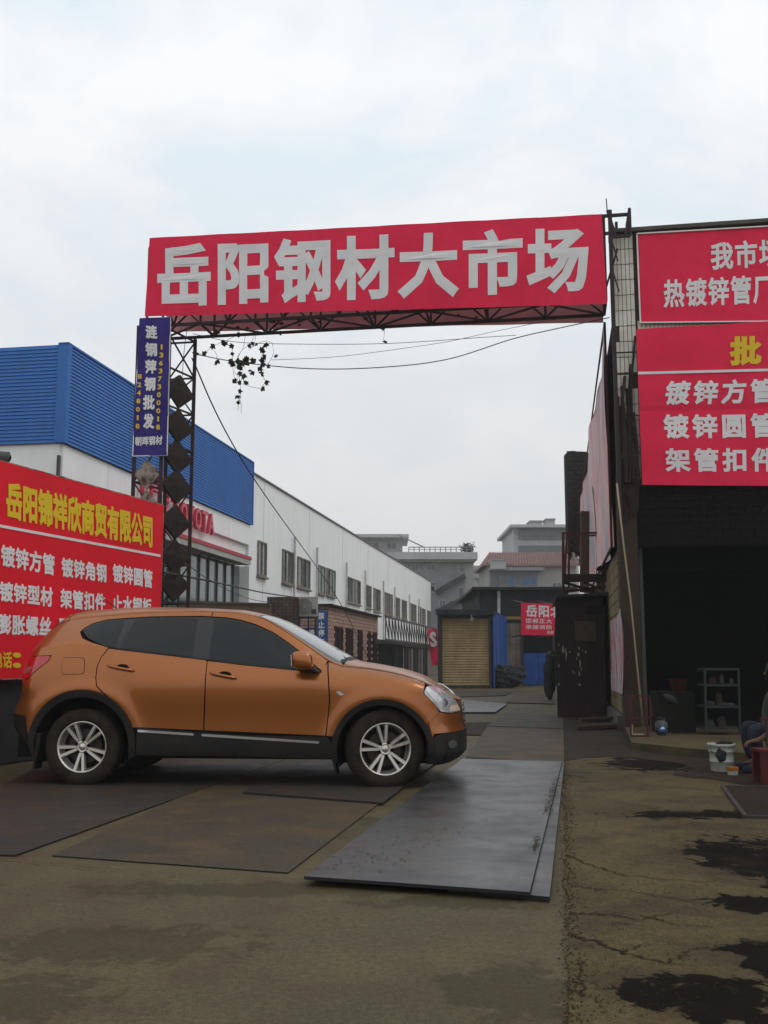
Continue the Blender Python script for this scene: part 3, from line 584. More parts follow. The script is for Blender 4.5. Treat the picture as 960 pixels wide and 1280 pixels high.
g = MB(); g.box(ap(s1, 0, -2.6), NW * 2.6, D * (s2 - s1 + 4), UP * (zr0 - .35)); g.build('wall', M['annex'], t)
g = MB(); g.box(ap(s1 - 10, zr0 - .30, -2.6), NW * 2.75, D * (s2 - s1 + 14), UP * .25); g.build('roof', M['mortar'], t)
for a_, b_ in ((505, 509), (516, 522), (528, 533)):
    g = MB(); g.box(ap(ws(a_, AO), 0, .003), NW * .04, D * (ws(b_, AO) - ws(a_, AO)), UP * 2.0); g.build('door', M['darkopen'], t)
for a_ in (511, 524): g = MB(); g.tube([ap(ws(a_, AO), 0, .1), ap(ws(a_, AO), zr0 - .36, .1)], .07); g.build('downpipe', M['annex'], t)
sr0 = ws(482, AO)
t = thing('metal_railing', 'dark lattice steel railing along the annex roof', 'railing', ap(sr0, zr0))
for z in (zr0, zr1): g = MB(); g.bar(ap(sr0, z), ap(s2, z), .09); g.build('rail', M['darkmetal'], t)
rr = random.Random(8); np_ = 24
for i in range(np_ + 1):
    s = sr0 + (s2 - sr0) * i / np_; g = MB(); g.bar(ap(s, zr0), ap(s, zr1), .06); g.build('post', M['darkmetal'], t)
    if i < np_:
        g = MB(); e = (s2 - sr0) / np_; g.bar(ap(s, zr1 - .05), ap(s + e, zr0 + .05), .05); g.build('brace', M['greypost'], t)
# red feather banner
Yf = 47.0; q = [at(533.8, 787, Yf), at(546, 785.5, Yf + .1), at(549, 831, Yf), at(540, 832, Yf + .1)]
t = thing('flag_banner', 'tattered red vertical banner with white swirl at the annex corner', 'banner', q[3])
fn = lambda a, b: .10 * math.sin(b * 7 + a * 2)
g = MB(); disp_sheet(g, q[0], q[1], q[2], q[3], 4, 12, fn, (0, -1, 0)); o = g.build('cloth', M['banner'], t, fix=False)
g = MB(); letters(g, q[0].lerp(q[1], .15).lerp(q[3], .08), q[0].lerp(q[1], .85).lerp(q[2], .08), q[0].lerp(q[1], .9).lerp(q[2], .50), q[0].lerp(q[1], .2).lerp(q[3], .50), 'S', (0, -1, 0), bold=.05, off=.13, fit=True)
g.build('print', M['white'], t)
g = MB(); g.bar(q[0] + Vector((-.05, .05, .1)), q[0] + Vector((-.05, .05, -q[0].z)), .05); g.build('pole', M['darkmetal'], t)
# ================================================================== END OF THE LANE AND FAR BUILDINGS
def facade_box(mb, quad_px, Y, depth, zb=0.0):
    """box whose front face fills the pixel span (x0, x1, ytop) at distance Y, running to the ground."""
    x0, x1, yt = quad_px; a, b = at(x0, yt, Y), at(x1, yt, Y); z = at((x0 + x1) / 2, yt, Y).z
    mb.box((a.x, Y, zb), (b.x - a.x, 0, 0), (0, depth, 0), UP * (z - zb)); return a.x, b.x, z
def winrow(parent, xs, y0, y1, Y, m='farglass', fm='farpale', name='window', bars=2, proud=.1):
    for xa, xb in xs:
        a, b = at(xa, y1, Y), at(xb, y0, Y); w, h = b.x - a.x, b.z - a.z; f = .05 * min(w, h) + .03
        g = MB(); 
        for o, sx, sz in (((0, 0), w, f), ((0, h - f), w, f), ((0, f), f, h - 2 * f), ((w - f, f), f, h - 2 * f)): g.box((a.x + o[0], Y - proud, a.z + o[1]), (sx, 0, 0), (0, proud, 0), UP * sz)
        for k in range(1, bars): g.box((a.x + w * k / bars - f * .35, Y - proud * .9, a.z + f), (f * .7, 0, 0), (0, proud * .9, 0), UP * (h - 2 * f))
        wd = g.build(name, M[fm], parent)
        g = MB(); g.box((a.x + f, Y - proud * .5, a.z + f), (w - 2 * f, 0, 0), (0, proud * .3, 0), UP * (h - 2 * f)); g.build('pane', M[m], wd)
# roller-shutter shed
Ys = 40.5; a = ground(552, 860.5); Ys = a.y
t = thing('shutter_shed', 'small flat-roofed shed with a tan roller shutter at the end of the lane', 'shed', (at(580, 800, Ys).x, Ys, 0))
xl, xr = at(552.5, 800, Ys).x, at(610.5, 800, Ys).x; zt = at(580, 773, Ys).z
g = MB(); n_ = 27; hh = zt / n_
for i in range(n_):
    z = i * hh; g.add([(xl, Ys, z), (xr, Ys, z), (xr, Ys - .035, z + hh * .35), (xl, Ys - .035, z + hh * .35), (xr, Ys - .035, z + hh * .75), (xl, Ys - .035, z + hh * .75), (xr, Ys, z + hh), (xl, Ys, z + hh)], [(0, 1, 2, 3), (3, 2, 4, 5), (5, 4, 6, 7)])
tag(g.build('roller_shutter', M['shutter'], t, fix=False), kind='stuff')
g = MB(); g.box((xl, Ys - .05, .0), (xr - xl, 0, 0), (0, .04, 0), UP * .10); g.build('bottom_bar', M['darkmetal'], t)
g = MB(); g.box((xl - .16, Ys - .12, 0), (.16, 0, 0), (0, .3, 0), UP * (zt + .12)); g.box((xr, Ys - .12, 0), (.10, 0, 0), (0, .3, 0), UP * (zt + .12)); g.box((xl, Ys - .1, zt), (xr - xl, 0, 0), (0, .25, 0), UP * .12); g.build('frame', M['darkmetal'], t)
za = at(580, 762.5, Ys).z
g = MB(); g.box((at(545, 800, Ys).x, Ys - .5, zt + .121), (at(616, 800, Ys).x - at(545, 800, Ys).x, 0, 0), D * 6, UP * (za - zt - .12)); g.build('roof', M['hall'], t)
g = MB(); g.box((xl - .1, Ys + .05, 0), (xr - xl + .12, 0, 0), D * 5.2, UP * (zt + .1)); g.build('wall', M['darkopen'], t)
g = MB(); q = Vector((at(588, 760, Ys).x, Ys - .45, za)); g.lathe(q + Vector((0, 0, -.45)), (0, 0, 1), [(0, .05), (.12, .09), (.12, .02), (.4, .02)], 10); g.build('lamp', M['acwhite'], t)
# blue side sheet
xb = at(611.8, 800, Ys - .1).x + .12
t = thing('blue_side_wall', 'blue sheet-metal return wall right of the roller shutter', 'wall', (xb, Ys, 0)); ztb = at(612, 766, Ys).z
npn = 9; Lb = 5.6
for i in range(npn):
    p0 = Vector((xb, Ys - .1, 0)) + D * (i * Lb / npn) + Vector((.28 * i * Lb / npn / Lb * 1.4, 0, 0)); p1 = Vector((xb, Ys - .1, 0)) + D * ((i + 1) * Lb / npn - .012) + Vector((.28 * (i + 1) / npn * 1.4, 0, 0))
    g = MB(); g.box(p0, p1 - p0, Vector((.05 + .02 * (i % 2), 0, 0)), UP * ztb); g.build('sheet_panel', M['bluesheet'], t)
# hall with tin wall, blue doors and the small red sign
Yh2 = Ys + 4.2
t = thing('market_hall', 'dark-fronted hall with a rusty pale tin wall and blue doors', 'building', (at(655, 800, Yh2).x, Yh2, 0))
x0, x1 = at(600, 800, Yh2).x, at(712, 800, Yh2).x; zf0, zf1 = at(650, 770, Yh2).z, at(650, 738, Yh2).z
g = MB(); g.box((x0, Yh2, zf0), (x1 - x0, 0, 0), (0, 10, 0), UP * (zf1 - zf0)); g.build('fascia', M['hall'], t)
g = MB(); g.box((x0 - .3, Yh2 - .5, zf1 + .003), (x1 - x0 + .6, 0, 0), (0, 11, 0), UP * .12)
for i in range(40): g.lathe((x0 - .3 + i * (x1 - x0 + .6) / 40, Yh2 - .55, zf1 + .07), (0, 1, 0), [(0, .06), (1.2, .06)], 6)
g.build('roof', M['concrete'], t)
g = MB(); g.box((x0, Yh2 + .5, 0), (x1 - x0, 0, 0), (0, 9, 0), UP * (zf0 - .003)); g.build('wall', M['darkopen'], t)
xa, xb_ = at(621.5, 800, Yh2).x, at(652.5, 800, Yh2).x
for i in range(4):
    for k, (zz0, zz1) in enumerate(((0, 1.75), (1.77, at(640, 779, Yh2).z))):
        w = (xb_ - xa) / 4; g = MB(); g.box((xa + i * w + .01, Yh2 - .02 - .012 * ((i + k) % 2), zz0), (w - .02, 0, 0), (0, .05, 0), UP * (zz1 - zz0)); g.build('tin_sheet', M['tinwall'], t)
g = MB(); g.box((xa, Yh2 + .1, 0), (xb_ - xa, 0, 0), (0, .2, 0), UP * zf0); g.build('backing', M['darkmetal'], t)
g = MB(); g.box((xa, Yh2 - .12, at(640, 774.5, Yh2).z), (xb_ - xa, 0, 0), (0, .1, 0), UP * .13); g.build('lintel_bar', mat('yellow_bar', (.25, .17, .03), .6), t)
x0, x1 = at(653.5, 800, Yh2).x, at(690, 800, Yh2).x; zd = at(670, 816.5, Yh2).z
for i in range(2):
    w = (x1 - x0) / 2; g = MB(); g.box((x0 + i * w + .015, Yh2 - .06, .03), (w - .03, 0, 0), (0, .06, 0), UP * (zd - .03))
    g.box((x0 + i * w + .12, Yh2 - .075, .15), (w - .24, 0, 0), (0, .014, 0), UP * (zd * .42)); g.box((x0 + i * w + .12, Yh2 - .075, zd * .55), (w - .24, 0, 0), (0, .014, 0), UP * (zd * .38))
    d = g.build('door', M['bluesheet'], t)
g = MB(); g.bar((x0 - .04, Yh2 - .1, 0), (x0 - .04, Yh2 - .1, zf0), .08); g.bar((x1 + .04, Yh2 - .1, 0), (x1 + .04, Yh2 - .1, zf0), .08); g.build('post', M['darkmetal'], t)
g = MB(); g.tube([at(623, 739, Yh2 - .2), at(623.5, 742, Yh2 - .2), at(623.5, 768, Yh2 - .2)], .07); g.build('downpipe', M['pipe'], t)
Yq = Ys - .6
q = [at(651.7, 753.5, Yq), at(694.5, 755, Yq), at(693, 794.5, Yq), at(651.7, 793.7, Yq)]; n = Vector((0, -1, 0))
t = thing('shop_sign', 'small red sign with white characters above the blue doors', 'sign', q[3])
g = MB(); g.quad(q[3], q[2], q[1], q[0], .06, n); g.build('panel', M['banner'], t)
g = MB(); g.bar(q[0] + Vector((.1, .1, 0)), q[0] + Vector((.1, 3.6, .3)), .05); g.bar(q[1] + Vector((-.1, .1, 0)), q[1] + Vector((-.1, 3.6, .3)), .05); g.bar(q[3] + Vector((.1, .1, 0)), q[3] + Vector((.1, 3.6, 0)), .05); g.bar(q[2] + Vector((-.1, .1, 0)), q[2] + Vector((-.1, 3.6, 0)), .05); g.build('bracket', M['darkmetal'], t)
g = MB(); e = lambda *c: [at(x, y, Yq) for x, y in c]
letters(g, *e((657.5, 755.8), (702, 757.3), (702, 772), (657.5, 770.8)), '岳阳北', n, bold=.03)
letters(g, *e((657, 772.8), (690, 773.6), (690, 779.6), (657, 779)), '邯郸正大', n, bold=.015)
letters(g, *e((657, 780.8), (690, 781.4), (690, 786.8), (657, 786.4)), '承接消防', n, bold=.015)
letters(g, *e((683.5, 788.2), (692, 788.6), (692, 792.4), (683.5, 792.2)), '总部', n, bold=.015)
g.build('lettering', M['white'], t)
# black heap in front of the tin wall
t = thing('scrap_heap', 'waist-high heap of black sacks and scrap against the pale tin wall', 'rubbish heap', ground(632, 862))
rr = random.Random(21)
def lump(c, r, seed, sx=1, sy=1, sz=1, amp=.25):
    bm = bmesh.new(); bmesh.ops.create_icosphere(bm, subdivisions=3, radius=1); q = random.Random(seed); ph = [q.uniform(0, 6) for _ in range(6)]
    for v in bm.verts:
        p = v.co; k = 1 + amp * (math.sin(p.x * 4 + ph[0]) * math.sin(p.y * 5 + ph[1]) + .6 * math.sin(p.z * 7 + ph[2] + p.x * 3) + .35 * math.sin(p.x * 13 + ph[3]) * math.sin(p.z * 12 + ph[4])) * .6
        v.co = Vector((p.x * sx, p.y * sy, p.z * sz)) * k * r + Vector(c)
    me = bpy.data.meshes.new('lump'); bm.to_mesh(me); bm.free(); return me
M['sack'] = mat('black_plastic', (0.010, 0.010, 0.010), 0.6, col2=(0.02, 0.02, 0.02), scale=12, bump=.5, bscale=20)
for i in range(9):
    px = 619 + (i * 3.3) % 27; yy = 852 - (i % 3) * 5.5; c = at(px, yy, Ys + .6 - .1 * (i % 4)); link('sack', lump(c, .33, i, 1, .8, .85, .4), M['sack'], t)
for i in range(7):
    px = 617 + i * 4.4; p = at(px, 838 + (i * 7) % 5, Ys + .5); g = MB(); g.bar(p, p + Vector((rr.uniform(-.1, .1), 0, -.6)), .09, .03); g.build('scrap_board', M['sack'] if i % 3 else M['acwhite'], t)
t = thing('tarped_barrow', 'tall black covered bundle standing at the left edge of the steel container', 'bundle', ground(688, 876))
b0 = ground(689, 876); link('cover', lump(b0 + Vector((.0, .2, .62)), .20, 77, .75, .9, 2.9, .25), M['sack'], t); link('cover', lump(b0 + Vector((.05, .2, 1.15)), .16, 78, .8, .9, 1.1, .25), M['sack'], t)
# --- far buildings
Y1 = 112.0
t = thing('apartment_block', 'grey concrete block with a penthouse and rooftop railing, far left of the lane end', 'building', (at(545, 760, Y1).x, Y1, 0))
g = MB(); facade_box(g, (470, 581, 702), Y1, 16); g.build('wall', M['farwall'], t)
g = MB(); facade_box(g, (581.2, 592, 704), Y1 + .1, 15); g.build('side_wall', M['farmid'], t)
def slab(x0, x1, y0, y1, Y, d, m, name, parent, fwd=.8):
    a, b = at(x0, y1, Y - fwd), at(x1, y0, Y - fwd); g = MB(); g.box((a.x, Y - fwd, a.z), (b.x - a.x, 0, 0), (0, d, 0), UP * (b.z - a.z)); return g.build(name, M[m], parent)
slab(462, 597, 690, 699, Y1, 18, 'farpale', 'roof_slab', t, 1.3); slab(464, 594, 699, 702, Y1, 17.2, 'farmid', 'cornice', t, .9)
slab(438, 511, 667.5, 671.5, Y1 + 2, 9, 'farpale', 'penthouse_roof', t, 1.2)
a, b = at(441, 690, Y1 + 2), at(503, 671.5, Y1 + 2); g = MB(); g.box((a.x, Y1 + 2, a.z - 1), (b.x - a.x, 0, 0), (0, 7, 0), UP * (b.z - a.z + 1)); g.build('penthouse', M['farmid'], t)
winrow(t, [(458, 474), (483, 496)], 678, 687, Y1 + 2, bars=2)
winrow(t, [(505, 513), (515, 523), (533, 544)], 705, 714, Y1); winrow(t, [(538, 545)], 728, 740, Y1, bars=1); winrow(t, [(573, 580)], 705, 716, Y1, bars=1); winrow(t, [(573, 580)], 734, 748, Y1, bars=1)
winrow(t, [(505, 513), (515, 523), (533, 544)], 732, 741, Y1); winrow(t, [(549, 557), (561, 569)], 750, 759, Y1)
g = MB()   # outside stair band
for (xa, ya, xb2, yb) in ((545, 741, 581, 720), (545, 765, 581, 748)):
    p, q = at(xa, ya, Y1 - .4), at(xb2, yb, Y1 - .4); g.bar(p, q, .8, .55)
g.build('stair_flight', M['hall'], t)
za = at(550, 690, Y1 - 1.2).z; zb = at(550, 684, Y1 - 1.2).z; xa, xb2 = at(511, 690, Y1 - 1.2).x, at(590, 690, Y1 - 1.2).x
g = MB(); g.bar((xa, Y1 - 1.2, zb), (xb2, Y1 - 1.2, zb), .09); g.bar((xa, Y1 - 1.2, (za + zb) / 2), (xb2, Y1 - 1.2, (za + zb) / 2), .06)
for i in range(13): g.bar((xa + (xb2 - xa) * i / 12, Y1 - 1.2, za), (xa + (xb2 - xa) * i / 12, Y1 - 1.2, zb), .09)
g.bar(at(498, 669, Y1 - 1), at(530, 684, Y1 - 1), .12); g.build('roof_railing', M['farwall'], t)
g = MB(); rr = random.Random(31)
for i in range(240):
    p = at(rr.gauss(585, 3.0), rr.gauss(686, 3), Y1 - 1 + rr.random()); s = .16; v = [p + Vector((rr.gauss(0, s), rr.gauss(0, s), rr.gauss(0, s))) for _ in range(3)]; g.add(v, [(0, 1, 2)])
g.build('roof_shrub', M['leaf'], t)
Y4 = 150.0
t = thing('distant_house', 'pale low house glimpsed between the grey block and the red-roofed house', 'house', (at(603, 760, Y4).x, Y4, 0))
g = MB(); facade_box(g, (588, 618, 712), Y4, 10); g.build('wall', M['farpale'], t); slab(586, 620, 707, 712, Y4, 12, 'farmid', 'roof', t); winrow(t, [(597, 603)], 722, 730, Y4, 'farglass'); slab(588, 616, 721, 723, Y4, 1, 'farmid', 'ledge', t, .4)
Y2 = 92.0
t = thing('red_roofed_house', 'house with a dull red tiled roof and blue balcony windows', 'house', (at(660, 760, Y2).x, Y2, 0))
g = MB(); facade_box(g, (611, 720, 705), Y2, 10); g.build('wall', M['farmid'], t)
ze, zr_ = at(660, 705.5, Y2 - .6).z, at(660, 691, Y2 + 4).z; xa, xb2 = at(604, 705, Y2 - .6).x, at(730, 705, Y2 - .6).x; xc = at(611, 691, Y2 + 4).x
g = MB(); nr = 34
for i in range(nr):
    u0, u1 = i / nr, (i + 1) / nr - .006; f0, f1 = xa + (xb2 - xa) * u0, xa + (xb2 - xa) * u1; r0, r1 = xc + (xb2 - xc) * u0, xc + (xb2 - xc) * u1
    g.add([(f0, Y2 - .6, ze), (f1, Y2 - .6, ze), (r1, Y2 + 4, zr_), (r0, Y2 + 4, zr_), ((f0 + f1) / 2, Y2 - .6, ze + .12), ((r0 + r1) / 2, Y2 + 4, zr_ + .12)], [(0, 4, 5, 3), (4, 1, 2, 5), (0, 1, 4)])
g.add([(xa, Y2 - .6, ze - .15), (xb2, Y2 - .6, ze - .15), (xb2, Y2 - .6, ze), (xa, Y2 - .6, ze)], [(0, 1, 2, 3)])
g.add([(xa, Y2 - .6, ze - .05), (xb2, Y2 - .6, ze - .05), (xb2, Y2 + 4, zr_ - .02), (xc, Y2 + 4, zr_ - .02), (xb2, Y2 + 9, ze), (xa, Y2 + 9, ze)], [(0, 1, 2, 3), (3, 2, 4, 5), (0, 3, 5)])
tag(g.build('roof', M['rooftile'], t), kind='stuff')
slab(613.5, 632, 700.5, 711, Y2, .6, 'farpale', 'water_box', t, 1.4); slab(613, 633, 699.3, 700.5, Y2, .9, 'farmid', 'box_lid', t, 1.5)
slab(612, 680, 709, 713, Y2, 1.2, 'farwall', 'balcony_canopy', t, 1.2); slab(612, 672, 733, 737, Y2, 1.2, 'farpale', 'balcony_floor', t, 1.0)
slab(613, 671.5, 713.2, 732.8, Y2, .1, 'farglass', 'balcony_recess', t, .15)
winrow(t, [(624, 633), (643, 652)], 721, 732.5, Y2 - .3, 'farglass', 'farwall', bars=1); winrow(t, [(634, 642.5), (653, 662), (663, 671)], 721, 732.5, Y2 - .3, 'farblue', 'farwall', bars=1)
winrow(t, [(690, 702)], 728, 736, Y2)
Y3 = 125.0
t = thing('tower_block', 'pale stair tower with two rooftop water tanks behind the red roof', 'building', (at(672, 700, Y3).x, Y3, 0))
g = MB(); facade_box(g, (641.5, 722, 659), Y3, 12); g.build('wall', M['farpale'], t)
slab(638, 724, 655.5, 659, Y3, 15, 'farpale', 'roof_slab', t, 1.5)
slab(648, 712, 661, 674.5, Y3, .5, 'farglass', 'window_band', t, .1); slab(648, 712, 682, 690.5, Y3, .5, 'farglass', 'window_band', t, .1)
winrow(t, [(650, 658), (659, 667), (673, 681), (682, 690), (692, 700)], 667, 674, Y3 - .15, 'farglass', 'farwall', bars=2, proud=.15)
for xa_, xb_2, ya_, yb_ in ((662, 678.5, 650.5, 655.5), (682, 694.5, 648, 655.5)):
    slab(xa_ + .8, xb_2 - .8, ya_ + 1.6, yb_, Y3 + 2, 2.5, 'farpale', 'water_tank', t, .5); slab(xa_, xb_2, ya_, ya_ + 1.6, Y3 + 2, 3, 'farwall', 'tank_lid', t, .8)
# ================================================================== GANTRY
K = ground(784, 917); K.z = 0                                        # front left foot of the shop building
NF = -D                                                              # facades across the lane face the viewer
def onf(px, py, off=0.0): return onplane(px, py, K + NF * off, NF)
GO = .25                                                             # gantry front plane stands a little proud
gd = 0.75
gp = onf(207, 757, GO); gan = thing('gate_gantry', 'rusty black steel lattice gate spanning the lane', 'gateway', (gp.x, gp.y, 0))
zt_ = (onf(187, 297, GO).z + onf(752, 267, GO).z) / 2; zl_ = (onf(182, 396, GO).z + onf(755, 381, GO).z) / 2
def gq(px, z, back=0.0): p = onf(px, 340, GO); return Vector((p.x, p.y, z)) + D * back
def xl_(px): return (onf(px, 340, GO) - K).dot(R)
sL, sR_ = xl_(184), xl_(791)
def gs(s, z, back=0.0): return K + NF * GO + R * s + D * back + UP * z
zbT = zl_ - .03
for back, z in ((.06, zt_ - .09), (gd, zt_ - .09), (.06, zbT), (gd, zbT)):
    g = MB(); g.bar(gs(sL, z, back), gs(sR_ if z > zl_ + .5 else xl_(756), z, back), .045); g.build('chord', M['rust'], gan)
s_r = xl_(757)
n_ = 8
for i in range(n_ + 1):
    s = sL + (s_r - sL) * i / n_
    for a, b in ((gs(s, zbT, .06), gs(s, zt_ - .09, .06)), (gs(s, zbT, gd), gs(s, zt_ - .09, gd)), (gs(s, zbT, .06), gs(s, zbT, gd)), (gs(s, zt_ - .09, .06), gs(s, zt_ - .09, gd))):
        g = MB(); g.bar(a, b, .035); g.build('strut', M['rust'], gan)
    if i < n_:
        s2_ = sL + (s_r - sL) * (i + 1) / n_; sm = (s + s2_) / 2
        for a, b in (((gs(s, zbT, .06), gs(s2_, zbT, gd)) if i % 2 else (gs(s, zbT, gd), gs(s2_, zbT, .06))), (gs(s, zt_ - .09, .06), gs(sm, zbT, .06)), (gs(sm, zbT, .06), gs(s2_, zt_ - .09, .06)), (gs(s, zbT, gd), gs(sm, zbT + .45, gd)), (gs(sm, zbT + .45, gd), gs(s2_, zbT, gd))):
            g = MB(); g.bar(a, b, .028); g.build('brace', M['rust'], gan)
# right end frame over the shop corner
zm = onf(770, 294, GO).z
for a, b in ((gs(xl_(762), zm, .06), gs(xl_(790), zm, .06)), (gs(xl_(790), zt_, .06), gs(xl_(790), zm, .06)), (gs(xl_(762), zt_, .06), gs(xl_(772), zm, .06)), (gs(xl_(774), zt_ - .1, .3), gs(xl_(774), zm, .3)), (gs(xl_(790), zt_, .06), gs(xl_(784), zm, .06)), (gs(xl_(790), zt_, .06), gs(xl_(790), zt_, gd)), (gs(xl_(790), zt_, .06), gs(xl_(790), zt_, gd))):
    g = MB(); g.bar(a, b, .04); g.build('strut', M['rust'], gan)
g = MB(); g.bar(gs(xl_(762), zt_ - .05, .06), gs(xl_(761), zt_ + .2, .06), .014); g.build('rod', M['rust'], gan)
pr = onf(764, 470, GO); sp = xl_(765); 
g = MB(); g.bar(gs(sp, zt_, .06), gs(sp, onf(766, 640, GO).z, .06), .055); g.build('leg', M['rust'], gan)
for i in range(2):
    z0 = zm - i * .5; g = MB(); g.bar(gs(sp, z0, .06), gs(sp + .10, z0 - .40, .06), .02); g.build('brace', M['rust'], gan)
g = MB(); g.bar(gs(xl_(752), zbT, .06), gs(sp + .1, zm - .2, .06), .03); g.build('brace', M['rust'], gan)
# left lattice column
cf0, cf1 = xl_(176), xl_(209); cd = .86; csh = .21
def cs(i, j, z): return gs(cf0 if i == 0 else cf1, z, j * cd) + (R * csh * j)
zc0 = 0.0
for i in (0, 1):
    for j in (0, 1):
        g = MB(); g.bar(cs(i, j, 0), cs(i, j, zbT - .002), .055); g.build('leg', M['rust'], gan)
pts = [402, 434, 500, 568, 640, 700, 757, 840, 930]
lev = [zbT - .12, zbT - .55] ; nl = 10
lev = [zbT - .05 - (zbT - .1) * i / nl for i in range(nl + 1)]
for k, z in enumerate(lev):
    for a, b in (((0, 0), (1, 0)), ((1, 0), (1, 1)), ((1, 1), (0, 1)), ((0, 1), (0, 0))):
        g = MB(); g.bar(cs(*a, z), cs(*b, z), .028); g.build('rung', M['rust'], gan)
    if k < nl:
        z2 = lev[k + 1]; sides = [((0, 0), (1, 0)), ((1, 1), (0, 1))] if k > 1 else [((0, 0), (1, 0)), ((1, 0), (1, 1)), ((1, 1), (0, 1))]
        for a, b in sides:
            if k % 2: a, b = b, a
            g = MB(); g.bar(cs(*a, z), cs(*b, z2), .022); g.build('brace', M['rust'], gan)
# diamond plates set point-up in the right-hand side and the front of the column
def diamond(zc, hz, side, m):
    g = MB(); n = R if side == 'r' else NF
    if side == 'r': c = (cs(1, 0, zc) + cs(1, 1, zc)) / 2; u = (cs(1, 1, zc) - cs(1, 0, zc)) * .5
    else: c = (cs(0, 0, zc) + cs(1, 0, zc)) / 2; u = (cs(1, 0, zc) - cs(0, 0, zc)) * .5
    v = [c - u, c - UP * hz, c + u, c + UP * hz]; k = n * .02; ctr = c + n * .045
    g.add([p + k for p in v] + [p - k for p in v] + [ctr], [(0, 1, 8), (1, 2, 8), (2, 3, 8), (3, 0, 8), (7, 6, 5, 4), (0, 4, 5, 1), (1, 5, 6, 2), (2, 6, 7, 3), (3, 7, 4, 0)])
    g.build('diamond_plate', m, gan)
for py in (489, 532, 571, 608, 652, 695, 730):
    p = onf(222, py, GO - .4); diamond(p.z, .29, 'r', M['blacksteel'])
for py, m in ((593, 'rustwhite'), (632, 'rustwhite'), (675, 'blacksteel'), (716, 'blacksteel')): p = onf(186, py, GO); diamond(p.z, .25, 'f', M[m])
# ------------------------------------------------------------------ banners on the gantry
def banner(name, label, quad, off, m, nu, nv, fn, rows, cat='banner', holes=None, backoff=0.0, lines=()):
    q = [onf(x, y, off) for x, y in quad]
    def warp(p):
        a = (p - q[0]).dot(R) / (q[1] - q[0]).dot(R); a = min(max(a, 0), 1); t_ = q[0].z + (q[1].z - q[0].z) * a; b_ = q[3].z + (q[2].z - q[3].z) * a; return fn(a, min(max((t_ - p.z) / (t_ - b_), 0), 1))
    o = thing(name, label, cat, (q[3] + q[2]) / 2)
    g = MB(); disp_sheet(g, *q, nu, nv, fn, NF); c = g.mesh('cloth'); bm = bmesh.new(); bm.from_mesh(c)
    r = bmesh.ops.extrude_face_region(bm, geom=bm.faces[:]); bmesh.ops.translate(bm, verts=[e for e in r['geom'] if isinstance(e, bmesh.types.BMVert)], vec=D * .006); bmesh.ops.recalc_face_normals(bm, faces=bm.faces); bm.to_mesh(c); bm.free()
    link('cloth', c, m, o, smooth=False)
    for mname, items in rows.items():
        g = MB()
        for tq, text, kw in items: letters(g, *[onf(x, y, off) for x, y in tq], text, NF, off=.007, warp=warp, **{k_: v_ for k_, v_ in kw.items() if k_ != 'off'})
        g.build('lettering', M[mname], o, fix=False)
    for lq, mname in lines:
        v = [onf(x, y, off + .012) for x, y in lq]; g = MB(); g.quad(v[3], v[2], v[1], v[0], .004, NF); g.build('printed_line', M[mname], o)
    return o, q
ripple = lambda a, b: .006 * math.sin(a * 47) * (1 - b * .3) + .004 * math.sin(b * 9 + a * 12) - (.004 if abs((a * 8.6) % 1 - .5) < .03 else 0)
banner('gate_banner', 'long red banner with seven white characters across the top of the gate', [(187, 297.5), (752, 267.5), (759, 380), (181, 395.5)], GO + .05, M['banner'], 120, 10, ripple,
       {'white': [([(197, 306.5), (735, 284), (735, 362), (197, 382.5)], '岳阳钢材大市场', dict(bold=.036, gap=.10, off=.032))]})
o, q = banner('gate_banner', 'faded pink reverse of the rear banner, seen from below inside the gate', [(187, 297.5), (756, 267.5), (757, 381), (184, 395.5)], GO, M['banner_back'], 30, 4, lambda a, b: -.85 + .015 * math.sin(a * 30), {})
o.name = 'banner'
bw = lambda a, b: .015 * math.sin(b * 11 + a * 2) + .01 * math.sin(a * 6 + b * 4)
px = lambda x0, x1, y0, y1, lean=0: [(x0, y0), (x1, y0), (x1 - lean, y1), (x0 - lean, y1)]
cw_ = [([(x0, y0), (x1, y0), (x1, y1), (x0, y1)], ch, dict(bold=.045, fit=True, off=.035)) for ch, x0, x1, y0, y1 in (('涟', 182.5, 197, 407, 424), ('钢', 182, 196, 428.5, 445.5), ('萍', 181, 195, 449.5, 467), ('钢', 180.3, 194.3, 471, 489), ('批', 179, 194, 494, 512.5), ('发', 178.8, 193, 517, 536))]
cw_ += [([(169, 546), (203, 544.5), (202.5, 555.5), (168.5, 557)], '朝晖钢材', dict(bold=.03, gap=.06, off=.035))]
dg_ = []
for i, ch in enumerate('13637300018'):
    x = 201.6 - i * .4; y = 433.5 + i * 10.05; dg_.append(([(x - 2.5 if ch != '1' else x - 1, y - 3.2), (x + 2.7 if ch != '1' else x + 1.2, y - 3.2), (x + 2.7 if ch != '1' else x + 1.2, y + 3.2), (x - 2.5 if ch != '1' else x - 1, y + 3.2)], ch, dict(bold=.03, fit=True, off=.035)))
for i, ch in enumerate('8248018'):
    x = 174.6 - i * .4; y = 470.5 + i * 10.4; dg_.append(([(x - 2.3 if ch != '1' else x - 1, y - 3.1), (x + 2.5 if ch != '1' else x + 1.2, y - 3.1), (x + 2.5 if ch != '1' else x + 1.2, y + 3.1), (x - 2.3 if ch != '1' else x - 1, y + 3.1)], ch, dict(bold=.03, fit=True, off=.035)))
o, q = banner('column_banner', 'narrow violet-blue vertical banner on the left gate column', [(174.5, 398), (213, 396.5), (208.5, 569), (165.5, 570)], GO + .10, M['bluebanner'], 6, 30, bw, {'white': cw_, 'yellow': dg_})
g = MB()
for a, b in ((0, 1), (1, 2), (2, 3), (3, 0)): g.bar(q[a] + D * .01, q[b] + D * .01, .015)
g.build('hem', M['white'], o)
